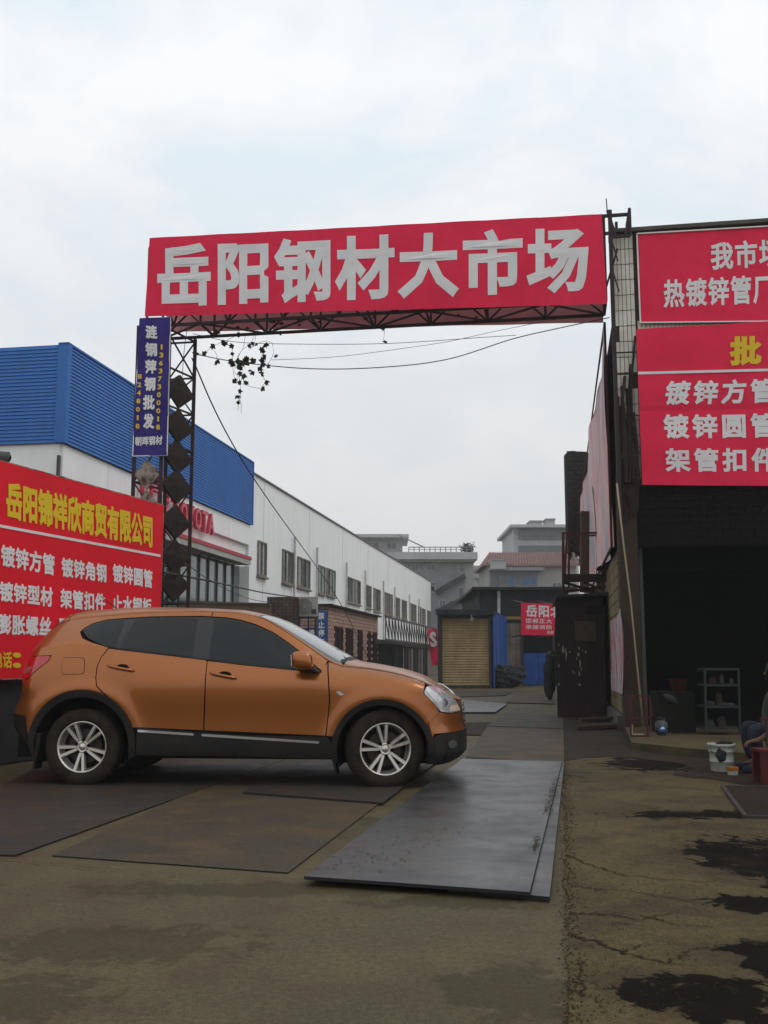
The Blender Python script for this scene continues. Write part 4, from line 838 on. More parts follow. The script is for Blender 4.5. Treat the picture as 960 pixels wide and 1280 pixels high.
# ------------------------------------------------------------------ left red billboard
BR_ = at(203, 700, 13.6); BR_.z = 0; ad = (at(203, 700, 13.6) - at(0, 700, 10.55)); ad.z = 0; ad.normalize(); BN = Vector((ad.y, -ad.x, 0))
def onb(px, py, off=0.0): return onplane(px, py, BR_ + BN * off, BN)
zbt = (onb(0, 575).z + onb(202, 631.7).z) / 2; zbb_ = (onb(0, 848).z + onb(70, 847).z) / 2
bl = BR_ - ad * 5.2
bb = thing('billboard', 'large red billboard with yellow and white characters behind the car', 'billboard', bl)
g = MB(); g.box(bl + UP * zbb_ - BN * .03, ad * 5.2, BN * .03, UP * (zbt - zbb_)); g.build('panel', M['billred'], bb)
g = MB(); e = .03
for a, b in ((bl + UP * zbt, BR_ + UP * zbt), (BR_ + UP * zbt, BR_ + UP * zbb_), (BR_ + UP * zbb_, bl + UP * zbb_)): g.bar(a - BN * .012, b - BN * .012, .022)
g.build('frame', M['rustwhite'], bb)
for i in range(4): g = MB(); g.bar(bl + ad * (.4 + i * 1.5) - BN * .1, bl + ad * (.4 + i * 1.5) - BN * .1 + UP * (zbt - .05), .07); g.build('post', M['darkmetal'], bb)
def bt(g, quad, text, **k): letters(g, *[onb(x, y, 0.0) for x, y in quad], text, BN, off=.006, **k)
z1 = lambda X, Y: (X / 3.0, 560 + Y / 3.0)
def zq(a, b, c, d): return [z1(*a), z1(*b), z1(*c), z1(*d)]
g = MB(); bt(g, zq((22, 125), (572, 258), (572, 372), (22, 258)), '岳阳锦祥欣商贸有限公司', bold=.045, gap=.06)
bt(g, zq((-28, 760), (78, 768), (78, 826), (-28, 824)), '电话:', bold=.03, gap=.08)
g.build('lettering', M['yellow'], bb, fix=False)
g = MB()
for q_, tx in ((((3, 362), (203, 402), (203, 477), (3, 440)), '镀锌方管'), (((230, 410), (398, 438), (398, 504), (230, 480)), '镀锌角钢'), (((422, 434), (570, 460), (570, 525), (422, 500)), '镀锌圆管'),
               (((-3, 500), (195, 524), (195, 595), (-3, 572)), '镀锌型材'), (((226, 528), (393, 548), (393, 612), (226, 598)), '架管扣件'), (((420, 550), (566, 566), (566, 630), (420, 614)), '止水钢板'),
               (((-10, 622), (190, 636), (190, 706), (-10, 696)), '膨胀螺丝'), (((220, 636), (385, 648), (385, 712), (220, 706)), '预埋铁件')): bt(g, zq(*q_), tx, bold=.035, gap=.08)
g.build('lettering', M['white'], bb, fix=False)
g = MB(); v = [onb(*z1(x, y), .006) for x, y in ((-100, 268), (602, 400), (602, 409), (-100, 279))]; g.quad(v[3], v[2], v[1], v[0], .004, BN); g.build('printed_line', M['white'], bb)
g = MB(); g.box(bl - BN * .14 + UP * .02, ad * 5.1, BN * .03, UP * (zbb_ - .0)); g.build('dark_gap_board', M['hall'], bb)  # dark board added to darken the gap under the billboard
# floodlight at the far left
p = at(4, 571, 12); t = thing('floodlight', 'small grey floodlight bracketed above the red billboard at the left edge', 'floodlight', p)
g = MB(); g.lathe(p + Vector((-.16, 0, .02)), (1, 0, -.15), [(0, .03), (.02, .06), (.22, .075), (.25, .03)], 12); g.build('housing', M['greypost'], t); g = MB(); g.bar(p + Vector((-.1, 0, 0)), bl + ad * 1.2 + UP * zbt - BN * .05, .02); g.build('arm', M['darkmetal'], t)
# concrete barrier behind the car's tail
p = ground(0, 940); p = at(14, 905, 12.2)
t = thing('concrete_kerb_wall', 'low rough concrete barrier behind the car tail under the billboard', 'barrier', (p.x, 12.0, 0))
rr = random.Random(6)
for i in range(9):
    a = bl + ad * (-.6 + i * .62) - BN * .25 + Vector((0, .0, 0)); g = MB(); g.box(a, ad * .60, -BN * .28, UP * (.66 + rr.uniform(-.03, .03))); o = g.build('block', M['concrete'], t)
# ------------------------------------------------------------------ hanging vine
Yv = gs(sL + 1, 0, .4).y
vine = thing('hanging_vine', 'dry brown climbing vine dangling from the left half of the gate beam', 'vine', at(300, 410, Yv))
z7 = lambda X, Y: at(240 + X / 3.0, 400 + Y / 3.0, Yv + .1 * math.sin(X * .13))
stems = [[(175, 40), (165, 60), (110, 85), (70, 100), (45, 128), (12, 128)], [(240, 40), (225, 80), (190, 110), (165, 150), (158, 195), (175, 215), (182, 240), (180, 290), (172, 340)], [(182, 300), (185, 350)], [(150, 90), (152, 150), (155, 190), (160, 225)], [(200, 60), (190, 110), (170, 140)],
         [(215, 110), (245, 88), (280, 78), (300, 85), (308, 120), (290, 160), (262, 180), (262, 205), (276, 233), (258, 258), (225, 250), (190, 240)], [(330, 30), (332, 52)], [(265, 100), (262, 150), (255, 190), (262, 200)], [(70, 100), (95, 130), (92, 158)], [(240, 45), (235, 88), (215, 110)], [(722, 10), (722, 45), (718, 75), (730, 80)], [(168, 150), (200, 170), (225, 155)]]
for s_ in stems:
    pts = []; 
    for i in range(len(s_) - 1):
        for k in range(3): a = k / 3; pts.append(z7(s_[i][0] * (1 - a) + s_[i + 1][0] * a, s_[i][1] * (1 - a) + s_[i + 1][1] * a) + Vector((rr.gauss(0, .004), rr.gauss(0, .01), 0)))
    pts.append(z7(*s_[-1])); g = MB(); g.tube(pts, .0035, 5); g.build('stem', M['stem'], vine)
lv = [(70, 98), (125, 88), (145, 92), (110, 78), (45, 128), (15, 125), (92, 158), (153, 128), (150, 160), (150, 168), (170, 150), (185, 175), (192, 172), (186, 182), (200, 152), (205, 158), (190, 165), (178, 180), (172, 172), (225, 152), (215, 190), (220, 196), (180, 203), (155, 227), (195, 222), (185, 235), (202, 238), (205, 235), (220, 103), (228, 88), (240, 88), (258, 105), (265, 108), (272, 98), (280, 92), (268, 140), (262, 146), (275, 135), (262, 160), (270, 165), (264, 168), (256, 183), (262, 200), (265, 205), (312, 128), (288, 170), (276, 233), (258, 258), (262, 262), (180, 270), (180, 292), (177, 310), (330, 52), (95, 45), (240, 45), (170, 48), (205, 145), (722, 78), (718, 30)]
for i, (X, Y) in enumerate(lv):
    c = z7(X, Y) + Vector((rr.gauss(0, .01), rr.gauss(0, .05), 0)); s = rr.uniform(.04, .075); n = Vector((rr.gauss(0, .5), -1, rr.gauss(0, .4))).normalized(); u = n.cross(UP).normalized(); w = u.cross(n); a = rr.uniform(0, 6.28); u, w = u * math.cos(a) + w * math.sin(a), w * math.cos(a) - u * math.sin(a)
    out = [(0, -1), (.55, -.55), (1, -.1), (.45, .15), (.35, .9), (0, .5), (-.4, .85), (-.45, .1), (-.9, -.2), (-.5, -.6)]; curl = rr.uniform(.1, .5)
    g = MB(); vs = [c + n * .002 - n * .0] + [c + u * x * s + w * y * s - n * s * curl * (x * x + .3 * y * y) for x, y in out]; g.add(vs, [(0, k + 1, (k + 1) % 10 + 1) for k in range(10)]); g.build('leaf', M['leaf'], vine, fix=False)
# leaves caught in the truss
for i in range(16):
    c = gs(sL + rr.uniform(.3, 6), zbT - .0 + rr.uniform(-.06, .05), rr.uniform(.1, .6)); s = rr.uniform(.03, .05); g = MB(); g.add([c, c + Vector((s, .01, s * .6)), c + Vector((.2 * s, 0, s * 1.4)), c + Vector((-s, 0, .5 * s))], [(0, 1, 2, 3)]); g.build('leaf', M['leaf'], vine, fix=False)
# ------------------------------------------------------------------ cables
def cable(pts, r, label, name='cable', cat='cable', n=16, group=None):
    P_ = [Vector(p) for p in pts]; out = []
    for i in range(len(P_) - 1):
        a = P_[max(i - 1, 0)]; b = P_[i]; c = P_[i + 1]; d = P_[min(i + 2, len(P_) - 1)]
        for k in range(n):
            t = k / n; out.append(.5 * ((2 * b) + (c - a) * t + (2 * a - 5 * b + 4 * c - d) * t * t + (3 * b - a - 3 * c + d) * t ** 3))
    out.append(P_[-1]); g = MB(); g.tube(out, r, 5); return tag(g.build(name, M['cable'], smooth=True), label, cat)
ya, yb = 15.9, 15.0
w_ = lambda x, y: at(x, y, ya + (yb - ya) * (x - 240) / 520)
cable([w_(241, 442), w_(300, 453), w_(390, 461), w_(480, 459), w_(560, 449), w_(640, 424), w_(700, 410), w_(762, 397)], .008, 'thickest sagging black cable across the gate opening')
cable([w_(241, 417), w_(290, 427), w_(360, 430), w_(480, 429.5), w_(600, 422), w_(645, 419)], .005, 'upper thin cable under the gate beam, almost level')
cable([w_(340, 450), w_(420, 446), w_(500, 436), w_(560, 427), w_(620, 414), w_(700, 398)], .004, 'faint middle cable rising to the right under the gate beam')
cable([at(240, 448, 15.9), at(312, 590, 20), at(420, 745, 36), at(468, 838, 42)], .012, 'long slanting stay cable from the gate column down to the brick hut')
cable([at(206, 716, 16), at(260, 726, 20), at(330, 741, 28), at(372, 747, 34)], .018, 'dark cable running from the gate column to the brick pier')
cable([at(218, 692, 16), at(262, 725, 20), at(310, 748, 26), at(352, 755, 33)], .008, 'thin grey cable drooping below the dark one left of the pier')
cable([at(235, 405, 15.6), at(230, 440, 15.6), at(226, 500, 15.6)], .005, 'short loose wire hanging inside the gate column')
# ================================================================== SHOP BUILDING ON THE RIGHT
def kf(s, z, o=0.0): return K + R * s + NF * o + UP * z
def zf(px, py, o=0.0): return onf(px, py, o).z
def onside(px, py, off=0.0): return onplane(px, py, K - R * off, -R)
z_top = zf(800, 289); z_low = zf(860, 608); z_open = zf(860, 682)
shop = thing('shop_building', 'open-fronted steel shop with a tiled pillar at the right edge', 'shop', kf(4, 0, -4))
SW = 9.5
g = MB(); g.box(kf(.02, z_low, -.30), R * SW, D * -.26, UP * (z_top - z_low - .02)); g.build('wall', M['grout'], shop)
g = MB(); g.box(kf(-.02, z_top - .018, -.34), R * (SW + .05), D * -.42, UP * .06); g.build('coping', M['concrete'], shop)
# pillar tiles, each laid on its own
th_ = (zf(783, 300) - zf(783, 319)); tw = .064; rr = random.Random(12); tme = {}
def tile_at(s, z, h=None, name='tile'):
    h = h or th_ - .014; g = MB(); o_ = rr.uniform(0, .004); g.box(kf(s + .004, z + .007, -.04), R * (tw - .009), D * -(.044 + o_), UP * h); g.build(name, M['tile'], shop)
z = z_top - th_ - .03; row = 0
while z > z_low:
    for k in range(5):
        if not (rr.random() < .06 and z < z_top - 1): tile_at(.02 + k * tw, z)
    z -= th_
zs = zf(880, 410); g = MB()
for k in range(130): g.box(kf(.37 + k * tw, zs, -.04), R * (tw - .009), D * -.046, UP * .17)
tag(g.build('tile_course', M['tile'], shop), kind='stuff')
g = MB(); g.box(kf(-.03, 0, -.5), R * .28, D * -.52, UP * (z_low - .002)); g.build('pillar', M['shopwall'], shop)
g = MB(); zz = z_open; 
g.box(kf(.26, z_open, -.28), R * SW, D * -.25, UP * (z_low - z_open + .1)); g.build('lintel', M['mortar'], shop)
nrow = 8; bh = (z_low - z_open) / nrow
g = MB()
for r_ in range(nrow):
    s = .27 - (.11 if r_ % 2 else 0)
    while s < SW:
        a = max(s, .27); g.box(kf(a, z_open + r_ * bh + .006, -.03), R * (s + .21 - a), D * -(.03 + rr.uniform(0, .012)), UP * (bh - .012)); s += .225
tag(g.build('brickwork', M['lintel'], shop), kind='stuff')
# rooms behind
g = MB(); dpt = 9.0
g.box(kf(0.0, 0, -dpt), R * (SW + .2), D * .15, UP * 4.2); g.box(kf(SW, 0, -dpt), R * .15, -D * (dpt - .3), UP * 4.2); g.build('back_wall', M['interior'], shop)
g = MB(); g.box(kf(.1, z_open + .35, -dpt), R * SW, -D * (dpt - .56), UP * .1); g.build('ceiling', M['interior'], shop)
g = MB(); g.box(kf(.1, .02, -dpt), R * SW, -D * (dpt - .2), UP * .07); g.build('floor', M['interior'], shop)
g = MB(); px_ = onf(802, 800, -.2); s_ = (px_ - K).dot(R); g.box(kf(s_, 0, -.2), R * .055, D * .05, UP * z_open); g.build('post', M['greypost'], shop)
# side wall along the lane
z_side = onside(764, 405).z
g = MB(); g.box(kf(0, 0, -.53), R * .12, D * 21, UP * (z_side - .05)); g.build('side_wall', M['shopwall'], shop)
g = MB()
for i in range(16):
    for j in range(13): g.box(kf(-.012, .25 + j * .2, -.55 - i * .30), R * .02, D * .285, UP * .185)
tag(g.build('side_tiles', M['sidewall'], shop), kind='stuff')
g = MB(); g.box(kf(-.10, 0, -.8), R * .098, D * 12, UP * .22); g.build('plinth', M['concrete'], shop)
# front step
pz = .10; fr_ = [ground(790, 928, pz), ground(838, 933, pz), ground(892, 938.5, pz), ground(1000, 946, pz), ground(1200, 960, pz)]; bk = [kf(SW, pz, -.3), kf(-.02, pz, -.3)]
rg = [p for p in fr_]; g = MB(); v = rg + bk; n_ = len(v); g.add([p for p in v] + [Vector((p.x, p.y, 0)) for p in v], [tuple(range(n_))] + [(i, (i + 1) % n_, n_ + (i + 1) % n_, n_ + i) for i in range(n_)])
M['step'] = ground_mat('step_concrete', (0.085, 0.068, 0.032), (0.062, 0.046, 0.026), (0.04, 0.028, 0.018), 0.2, seed=21)
g.build('step', M['step'], shop)
# --- signs
n0 = NF
def z4(X, Y): return (700 + X / 3.2, 240 + Y / 3.2)
banner('shop_banner', 'upper red banner with two rows of white characters on the shop front', [(796, 293), (1130, 274), (1150, 400), (800.5, 403.5)], .06, M['banner'], 40, 6, lambda a, b: .003 * math.sin(a * 31),
       {'white': [([(888.5, 304), (976, 299), (977, 332), (889, 337)], '我市场', dict(bold=.03)), ([(829.7, 350.5), (967, 343), (967.5, 378), (830, 384)], '热镀锌管厂', dict(bold=.03))]}, cat='banner')
g_o = bpy.data.objects['shop_banner']
q = [onf(*p_, .075) for p_ in ((796, 293), (960, 283.5), (1130, 274))]; e = [onf(*p_, .075) for p_ in ((800.5, 403.5), (1150, 400))]
g = MB(); g.bar(q[0] + UP * .01, q[2] + UP * .01, .03, .02); g.bar(e[0], e[1], .04, .02); g.bar(q[0], e[0], .02, .02); g.build('rim', M['white'], g_o)
ob, q2 = banner('shop_banner', 'lower red banner with yellow characters above three white rows on the shop front', [(795, 411.5), (1130, 391.5), (1150, 609), (803, 606)], .16, M['banner'], 40, 30, lambda a, b: .008 * math.sin(a * 14 + b * 2) + .006 * math.sin(b * 19) - (.008 if abs(b - .53) < .02 else 0),
       {'yellow': [([(912, 421), (952, 419.5), (952, 456), (912, 457.5)], '批', dict(bold=.05, fit=True, off=.035))],
        'white': [([(834.8, 477), (968, 474), (969, 503), (829.5, 505.5)], '镀锌方管', dict(bold=.035, gap=.16, off=.035)), ([(829.5, 518.5), (969, 517), (969.5, 546.5), (830.5, 547.5)], '镀锌圆管', dict(bold=.035, gap=.16, off=.035)),
                  ([(832, 561), (970, 560.5), (970.5, 589), (833, 589)], '架管扣件', dict(bold=.035, gap=.16, off=.035))]},
       lines=[([(797.5, 464.8), (1130, 456.5), (1130, 459.8), (797.5, 468)], 'white')])
# the lip along the joint strip between the two banners
# --- pipes and rods bundled against the pillar
t = thing('scrap_rods', 'bundle of dark rusty rods and pipes strapped upright to the tiled pillar', 'pipe bundle', onf(783, 600, .05)); rr = random.Random(19)
def fr(px_, py, o): return onf(px_, py, o)
for i in range(17):
    x0 = 770 + rr.uniform(0, 24); x1 = x0 + rr.uniform(-6, 6); y0 = rr.uniform(480, 540); g = MB()
    if i == 0: x0, x1, y0 = 788, 776, 455
    if i == 1: x0, x1, y0 = 794, 778, 420
    if i == 2: x0, x1, y0 = 781, 772, 470
    a = fr(x0, y0, .07 + .05 * rr.random()); b = fr(x1 + (4 if i > 2 else 0), 604, .07 + .06 * rr.random()); m_ = (a + b) / 2 + Vector((rr.gauss(0, .02), 0, 0))
    g.tube([a, m_, b], rr.uniform(.012, .03), 6); g.build('rod', M[('blacksteel', 'rust', 'wood', 'blacksteel')[i % 4]], t)
for y in (441, 468, 520, 560): g = MB(); g.bar(fr(767, y, .09), fr(799, y - 1, .09), .02); g.build('strap', M['rust'], t)
g = MB(); v = [fr(768, 595, .1), fr(800, 597, .1), fr(798, 640, .08), fr(778, 655, .05)]; disp_sheet(g, v[0], v[1], v[2], v[3], 6, 6, lambda a, b: .03 * math.sin(a * 8) * math.cos(b * 5), NF); g.build('sacking', M['blacksteel'], t, fix=False)
# --- cloth along the side wall
so0, so1 = .55, 20.5
def sp_(s, z, o=0.0): return K + D * s - R * o + UP * z
zc1, zc0 = z_side, onside(770, 690).z
t = thing('side_wall_banner', 'long faded pink and blue banner along the lane side of the shop', 'banner', sp_(10, zc0))
g = MB(); q = [sp_(so1, zc1 + .05, .08), sp_(so0, zc1, .08), sp_(so0, zc0, .08), sp_(so1, zc0 + .15, .08)]
disp_sheet(g, *q, 60, 10, lambda a, b: .07 * math.sin(a * 34) * (.4 + .6 * b) + .05 * math.sin(a * 13 + b * 4), -R); o = g.build('cloth', M['sidecloth'], t, fix=False)
g = MB(); g.bar(sp_(so0, zc1, .11), sp_(so1, zc1 + .05, .11), .03); g.bar(sp_(so0, zc0, .11), sp_(so1, zc0 + .15, .11), .035); g.bar(sp_(so0, zc1, .11), sp_(so0, zc0, .11), .035); g.build('hem', M['redpaint'], t)
cable([at(754, 532, 26), at(745, 536, 26), at(738, 560, 25), at(740, 600, 24), at(745, 660, 22), at(746, 735, 20.5)], .012, 'loose black cable looping down over the faded side banner')
t = thing('torn_poster', 'torn white and red poster low on the shop side wall', 'poster', sp_(1.2, .6))
g = MB(); v = [onside(x, y, .05) for x, y in ((775, 760), (771, 772), (763, 776), (764, 862), (778, 868), (780, 820), (779, 790))]; g.add([p for p in v], [tuple(range(len(v)))]); g.build('paper', M['poster'], t, fix=False)
# --- black brick gable and tarpaulin behind
Yg = 35.2; a, b = at(710.5, 690, Yg), at(741, 566, Yg)
t = thing('brick_gable', 'dark brick gable stub jutting over the lane behind the faded banner', 'wall', (a.x, Yg, 0))
g = MB(); g.box((a.x + .02, Yg + .04, a.z), (b.x - a.x + .3, 0, 0), (0, .5, 0), UP * (b.z - a.z)); g.build('core', M['mortar'], t)
nr = 22; rh = (b.z - a.z) / nr; g = MB(); rr = random.Random(25)
for r_ in range(nr):
    x = a.x - (.0 if r_ % 2 else .12) + rr.uniform(-.01, .01)
    while x < b.x + .5: g.box((max(x, a.x) + .005, Yg, a.z + r_ * rh + .008), (min(.25, x + .25 - a.x), 0, 0), (0, .06, 0), UP * (rh - .016)); x += .27
tag(g.build('brickwork', M['stone'], t), kind='stuff')
for i in range(14):
    x = a.x + rr.uniform(.0, 1.0); g = MB(); z = b.z; s = rr.uniform(.05, .12); g.box((x, Yg + rr.uniform(0, .2), z), (s * 2, .02, 0), (0, s, 0), Vector((rr.uniform(-.05, .05), 0, s * rr.uniform(.4, 1)))); g.build('broken_brick', M['stone'], t)
for i in range(2): g = MB(); g.bar(at(707, 573 + i * 7, Yg + .2), at(716, 573 + i * 7, Yg + .2), .03); g.build('rebar', M['rust'], t)
for i in range(16):
    x = a.x + rr.uniform(0, .9); l = rr.uniform(.05, .45) * (1 if i % 3 else .4); g = MB(); g.box((x, Yg + .02, a.z - l), (.06, 0, 0), (0, .04, 0), UP * l); g.build('hanging_fragment', M['stone'] if i % 2 else M['acwhite'], t)
t = thing('maroon_tarp', 'maroon tarpaulin hanging beside the dark brick gable', 'tarpaulin', at(733, 690, 34.8))
g = MB(); v = [at(741, 557, 34.8), at(744, 556, 34.8), at(737, 640, 34.8), at(734, 705, 34.8), at(722, 684, 34.8), at(730, 620, 34.8)]
g.add([p for p in v] + [p + Vector((.02, .05, 0)) for p in v], [tuple(range(6)), tuple(range(11, 5, -1))] + [(i, (i + 1) % 6, 6 + (i + 1) % 6, 6 + i) for i in range(6)]); g.build('cloth', M['maroon'], t)
t = thing('timber_post', 'dark square post standing on the container roof behind the red railing', 'post', at(730, 736, 24))
g = MB(); a, b = at(730.5, 740, 24), at(731, 640, 24.2); g.bar(a, b, .19); g.build('post', M['wood'], t)
# --- container shed with railing
c0 = ground(697, 897); c1 = ground(760, 899); Yc = c0.y
t = thing('steel_container', 'dark brown sheet-steel kiosk with white paint splashes beside the lane', 'kiosk', ((c0.x + c1.x) / 2, Yc, 0))
xL = c0.x; xR = at(757, 890, Yc).x; zt = at(720, 748, Yc).z; dirc = (D * 3.2)
g = MB(); g.box((xL, Yc, 0), (xR - xL, 0, 0), dirc, UP * zt); g.build('body', M['sheet'], t)
g = MB(); xa, xb2 = at(737, 870, Yc).x, at(755, 870, Yc).x; g.box((xa, Yc - .10, .02), (xb2 - xa, 0, 0), (0, .09, 0), UP * (at(745, 872, Yc).z)); g.build('lower_box', M['sheet'], t)
g = MB(); xd0, xd1 = at(705, 800, Yc).x, at(750, 800, Yc).x; zd = at(720, 757, Yc).z
for (o, s) in (((xd0, .05), (.02, zd - .05)), ((xd1, .05), (.02, zd - .05)), ((xd0, zd), (xd1 - xd0, .02))): g.box((o[0], Yc - .012, o[1]), (s[0], 0, 0), (0, .011, 0), UP * s[1])
g.build('door_frame', M['plateedge'], t)
p0, p1 = at(719, 801.5, Yc), at(744, 776.5, Yc); g = MB(); g.box((p0.x, Yc - .03, p0.z), (p1.x - p0.x, 0, 0), (0, .03, 0), UP * (p1.z - p0.z)); g.build('patch_plate', mat('patch_steel', (0.05, 0.036, 0.026), .7, col2=(.085, .06, .042), scale=6), t)
p0 = at(733, 757, Yc); p1 = at(757, 768, Yc); g = MB(); g.box((p0.x, Yc - .02, p1.z), (p1.x - p0.x, 0, 0), (0, .018, 0), UP * (p0.z - p1.z)); g.build('vent_opening', M['darkopen'], t)
g = MB(); rr = random.Random(41)
for (X, Y, w, h) in ((704, 812, 2.2, 7), (707, 818, 3, 10), (712, 815, 2, 2), (724, 810, 1.5, 3), (723, 818, 2.5, 3), (725, 828, 1.6, 8), (724, 842, 1.5, 4), (716, 840, .8, 3), (718.5, 841, .7, 3), (698.5, 806, 1.5, 2), (698.5, 832, 1.4, 3), (698.5, 855, 1.6, 3), (724.5, 856, 2.3, 2.2), (732, 815, 1.2, 3), (728, 813, 1, 1.5), (721, 823, 1, 2), (727, 836, .8, 3)):
    c = at(X, Y, Yc - .004); k = 9; sc_ = Yc / 1280; w, h = w * .62, h * .75
    g.add([c] + [c + Vector((math.cos(i * 2 * math.pi / k) * w * sc_ * rr.uniform(.6, 1.3), 0, math.sin(i * 2 * math.pi / k) * h * sc_ * rr.uniform(.6, 1.3))) for i in range(k)], [(0, (i + 1) % k + 1, i + 1) for i in range(k)])
g.build('paint_splash', mat('chalky_paint', (.26, .25, .23), .9), t, fix=False)
rf = at(695, 748.5, Yc - .2); rb = at(761, 738, Yc - .2); g = MB(); g.add([(rf.x, Yc - .25, zt + .004), (rb.x + .05, Yc - .25, zt + .05), (rb.x + .6, Yc + 3.3, zt + .06), (rf.x + .5, Yc + 3.3, zt + .004), (rf.x, Yc - .25, zt + .045), (rb.x + .05, Yc - .25, zt + .115), (rb.x + .6, Yc + 3.3, zt + .13), (rf.x + .5, Yc + 3.3, zt + .05)], [(3, 2, 1, 0), (4, 5, 6, 7), (0, 1, 5, 4), (1, 2, 6, 5), (2, 3, 7, 6), (3, 0, 4, 7)]); g.build('roof', M['hall'], t)
Yr = Yc + .3; t2 = thing('roof_railing', 'dull red steel railing standing on the kiosk roof', 'railing', at(730, 740, Yr))
for x0, y0, x1, y1, w, m_ in ((704, 665, 704, 739, .05, 'redpaint'), (708.5, 667, 706, 720, .035, 'redpaint'), (704, 666.5, 757, 666, .04, 'redpaint'), (754.5, 666, 753.5, 739, .055, 'redpaint'), (703, 722.5, 757, 722.5, .15, 'blacksteel'), (705, 728, 742, 739, .05, 'blacksteel'), (705, 740, 757, 733, .05, 'blacksteel'), (730, 728, 755, 738, .04, 'blacksteel')):
    g = MB(); g.bar(at(x0, y0, Yr), at(x1, y1, Yr), w); g.build('rail' if y0 - y1 < 20 and abs(x1 - x0) > 10 else 'post', M[m_], t2)
Yr2 = Yr + 1.1
for x0, y0, x1, y1, w in ((711, 668, 711, 735, .04), (711, 670, 752, 669, .035)): g = MB(); g.bar(at(x0, y0, Yr2), at(x1, y1, Yr2), w); g.build('rail', M['redpaint'], t2)
# --- timber pile by the kiosk
rr = random.Random(51)
for i, (x0, y0, x1, y1, lab) in enumerate(((727, 909, 776, 906, 'top dark board of the pile in front of the kiosk'), (722, 914, 780, 912, 'lower dark board of the pile in front of the kiosk'), (735, 904, 772, 902, 'short dark board at the back of the pile in front of the kiosk'))):
    a, b = ground(x0, y0), ground(x1, y1); g = MB(); z = .09 if i == 0 else .035; g.box(Vector((a.x, a.y, z)), Vector((b.x - a.x, b.y - a.y, 0)), (0, .2, 0), UP * .045); tag(g.build('timber_board', M['wood'], None), lab, 'board')
a = ground(733, 911.5); g = MB(); g.box(Vector((a.x, a.y, .005)), (.1, 0, 0), (0, .3, 0), UP * .03); g.box(Vector((a.x + .35, a.y, .005)), (.1, 0, 0), (0, .3, 0), UP * .03)
g.box(Vector((a.x, a.y + .02, .081)), (.5, 0, 0), (0, .1, 0), UP * .008); tag(g.build('timber_block', M['wood']), 'small support blocks under the boards in front of the kiosk', 'block')
# --- leaning pole, rack, jerrycan, odds
g = MB(); a = ground(805, 919); a.z = .1; b = onf(771, 604, .22); m_ = (a + b) / 2 + Vector((.015, 0, .0)); g.tube([b, b.lerp(a, .25), m_, b.lerp(a, .75), a], [.016, .014, .013, .014, .016], 8); tag(g.build('leaning_pole', M['pole'], smooth=True), 'long pale pole leaning from the banner corner down to the shop step', 'pole')
Yk = ground(798, 921, .1).y; A_ = lambda x, y, d=0: at(x, y, Yk + d)
t = thing('steel_rack', 'small rusty red steel rack standing at the shop pillar foot', 'rack', A_(798, 921))
for x0, y0, x1, y1, w in ((786, 869, 789.5, 922, .022), (806, 869, 810, 921, .022), (785, 870, 812, 870, .02), (788, 898, 813, 897, .02), (789, 920, 812, 920, .02), (812, 871, 816, 896, .018)):
    g = MB(); g.bar(A_(x0, y0), A_(x1, y1), w); g.build('bar', M['redpaint'], t)
for x0, y0, x1, y1, w in ((789, 872, 792, 915, .018), (812, 871, 814, 915, .018)): g = MB(); g.bar(A_(x0, y0, .3), A_(x1, y1, .3), w); g.build('bar', M['redpaint'], t)
g = MB(); g.bar(A_(790.5, 906, -.02), A_(790.5, 918, -.02), .015); g.bar(A_(790.5, 918, -.02), A_(804.5, 918, -.02), .015); g.build('pale_angle', M['pole'], t)
p = ground(827, 919, .1); t = thing('jerrycan', 'small grey jerrycan with a blue label on the shop step', 'jerrycan', p)
bm = bmesh.new(); bmesh.ops.create_cube(bm, size=1); bmesh.ops.scale(bm, vec=(.15, .10, .19), verts=bm.verts); bmesh.ops.bevel(bm, geom=bm.edges[:], offset=.025, segments=3, affect='EDGES'); bmesh.ops.translate(bm, verts=bm.verts, vec=p + Vector((0, 0, .096))); me = bpy.data.meshes.new('can'); bm.to_mesh(me); bm.free(); link('can', me, mat('grey_plastic', (.06, .06, .06), .5), t, True)
g = MB(); g.box(p + Vector((-.045, -.0525, .05)), (.09, 0, 0), (0, .002, 0), UP * .07); g.build('label', M['bluesheet'], t)
g = MB(); g.add([p + Vector((-.03, -.0545, .08)), p + Vector((.035, -.0545, .085)), p + Vector((.02, -.0545, .11)), p + Vector((-.005, -.0545, .115))], [(0, 1, 2, 3)]); g.build('label_print', M['white'], t)
g = MB(); g.lathe(p + Vector((.04, 0, .188)), (0, 0, 1), [(0, .022), (.035, .022), (.035, 0)], 12); g.tube([p + Vector((-.05, 0, .18)), p + Vector((-.045, 0, .225)), p + Vector((.0, 0, .23)), p + Vector((.02, 0, .19))], .01, 6); g.build('cap', M['darkmetal'], t)
# --- shelf
ps = ground(903, 918.5, .1); Yl = ps.y; A_ = lambda x, y, d=0: at(x, y, Yl + d)
t = thing('metal_shelf', 'narrow pale-framed metal shelf unit inside the dark shop', 'shelf', ps)
M['shelfm'] = mat('shelf_paint', (.022, .024, .024), .6)  # pale frame darkened, the shop's dimness put into its colour
for x0, y0, x1, y1 in ((881, 837, 883, 918), (923, 837, 925, 918)):
    for d in (0, .35): g = MB(); g.bar(A_(x0, y0, d), A_(x1, y1, d), .028); g.build('post', M['shelfm'], t)
for y in (838, 858, 885, 912):
    a, b = A_(881.5, y), A_(924.5, y); g = MB(); g.box(a, b - a, (0, .36, 0), UP * .03); g.build('shelf_board', M['shelfm'], t)
M['dimjar'] = mat('dimmed_jar', (.045, .045, .04), .6); M['dimbox'] = mat('brown_box', (.04, .025, .018), .8); M['dimred'] = mat('dull_red_plastic', (.025, .004, .003), .7)  # shelf goods and basin darkened, shop shade put into their colours
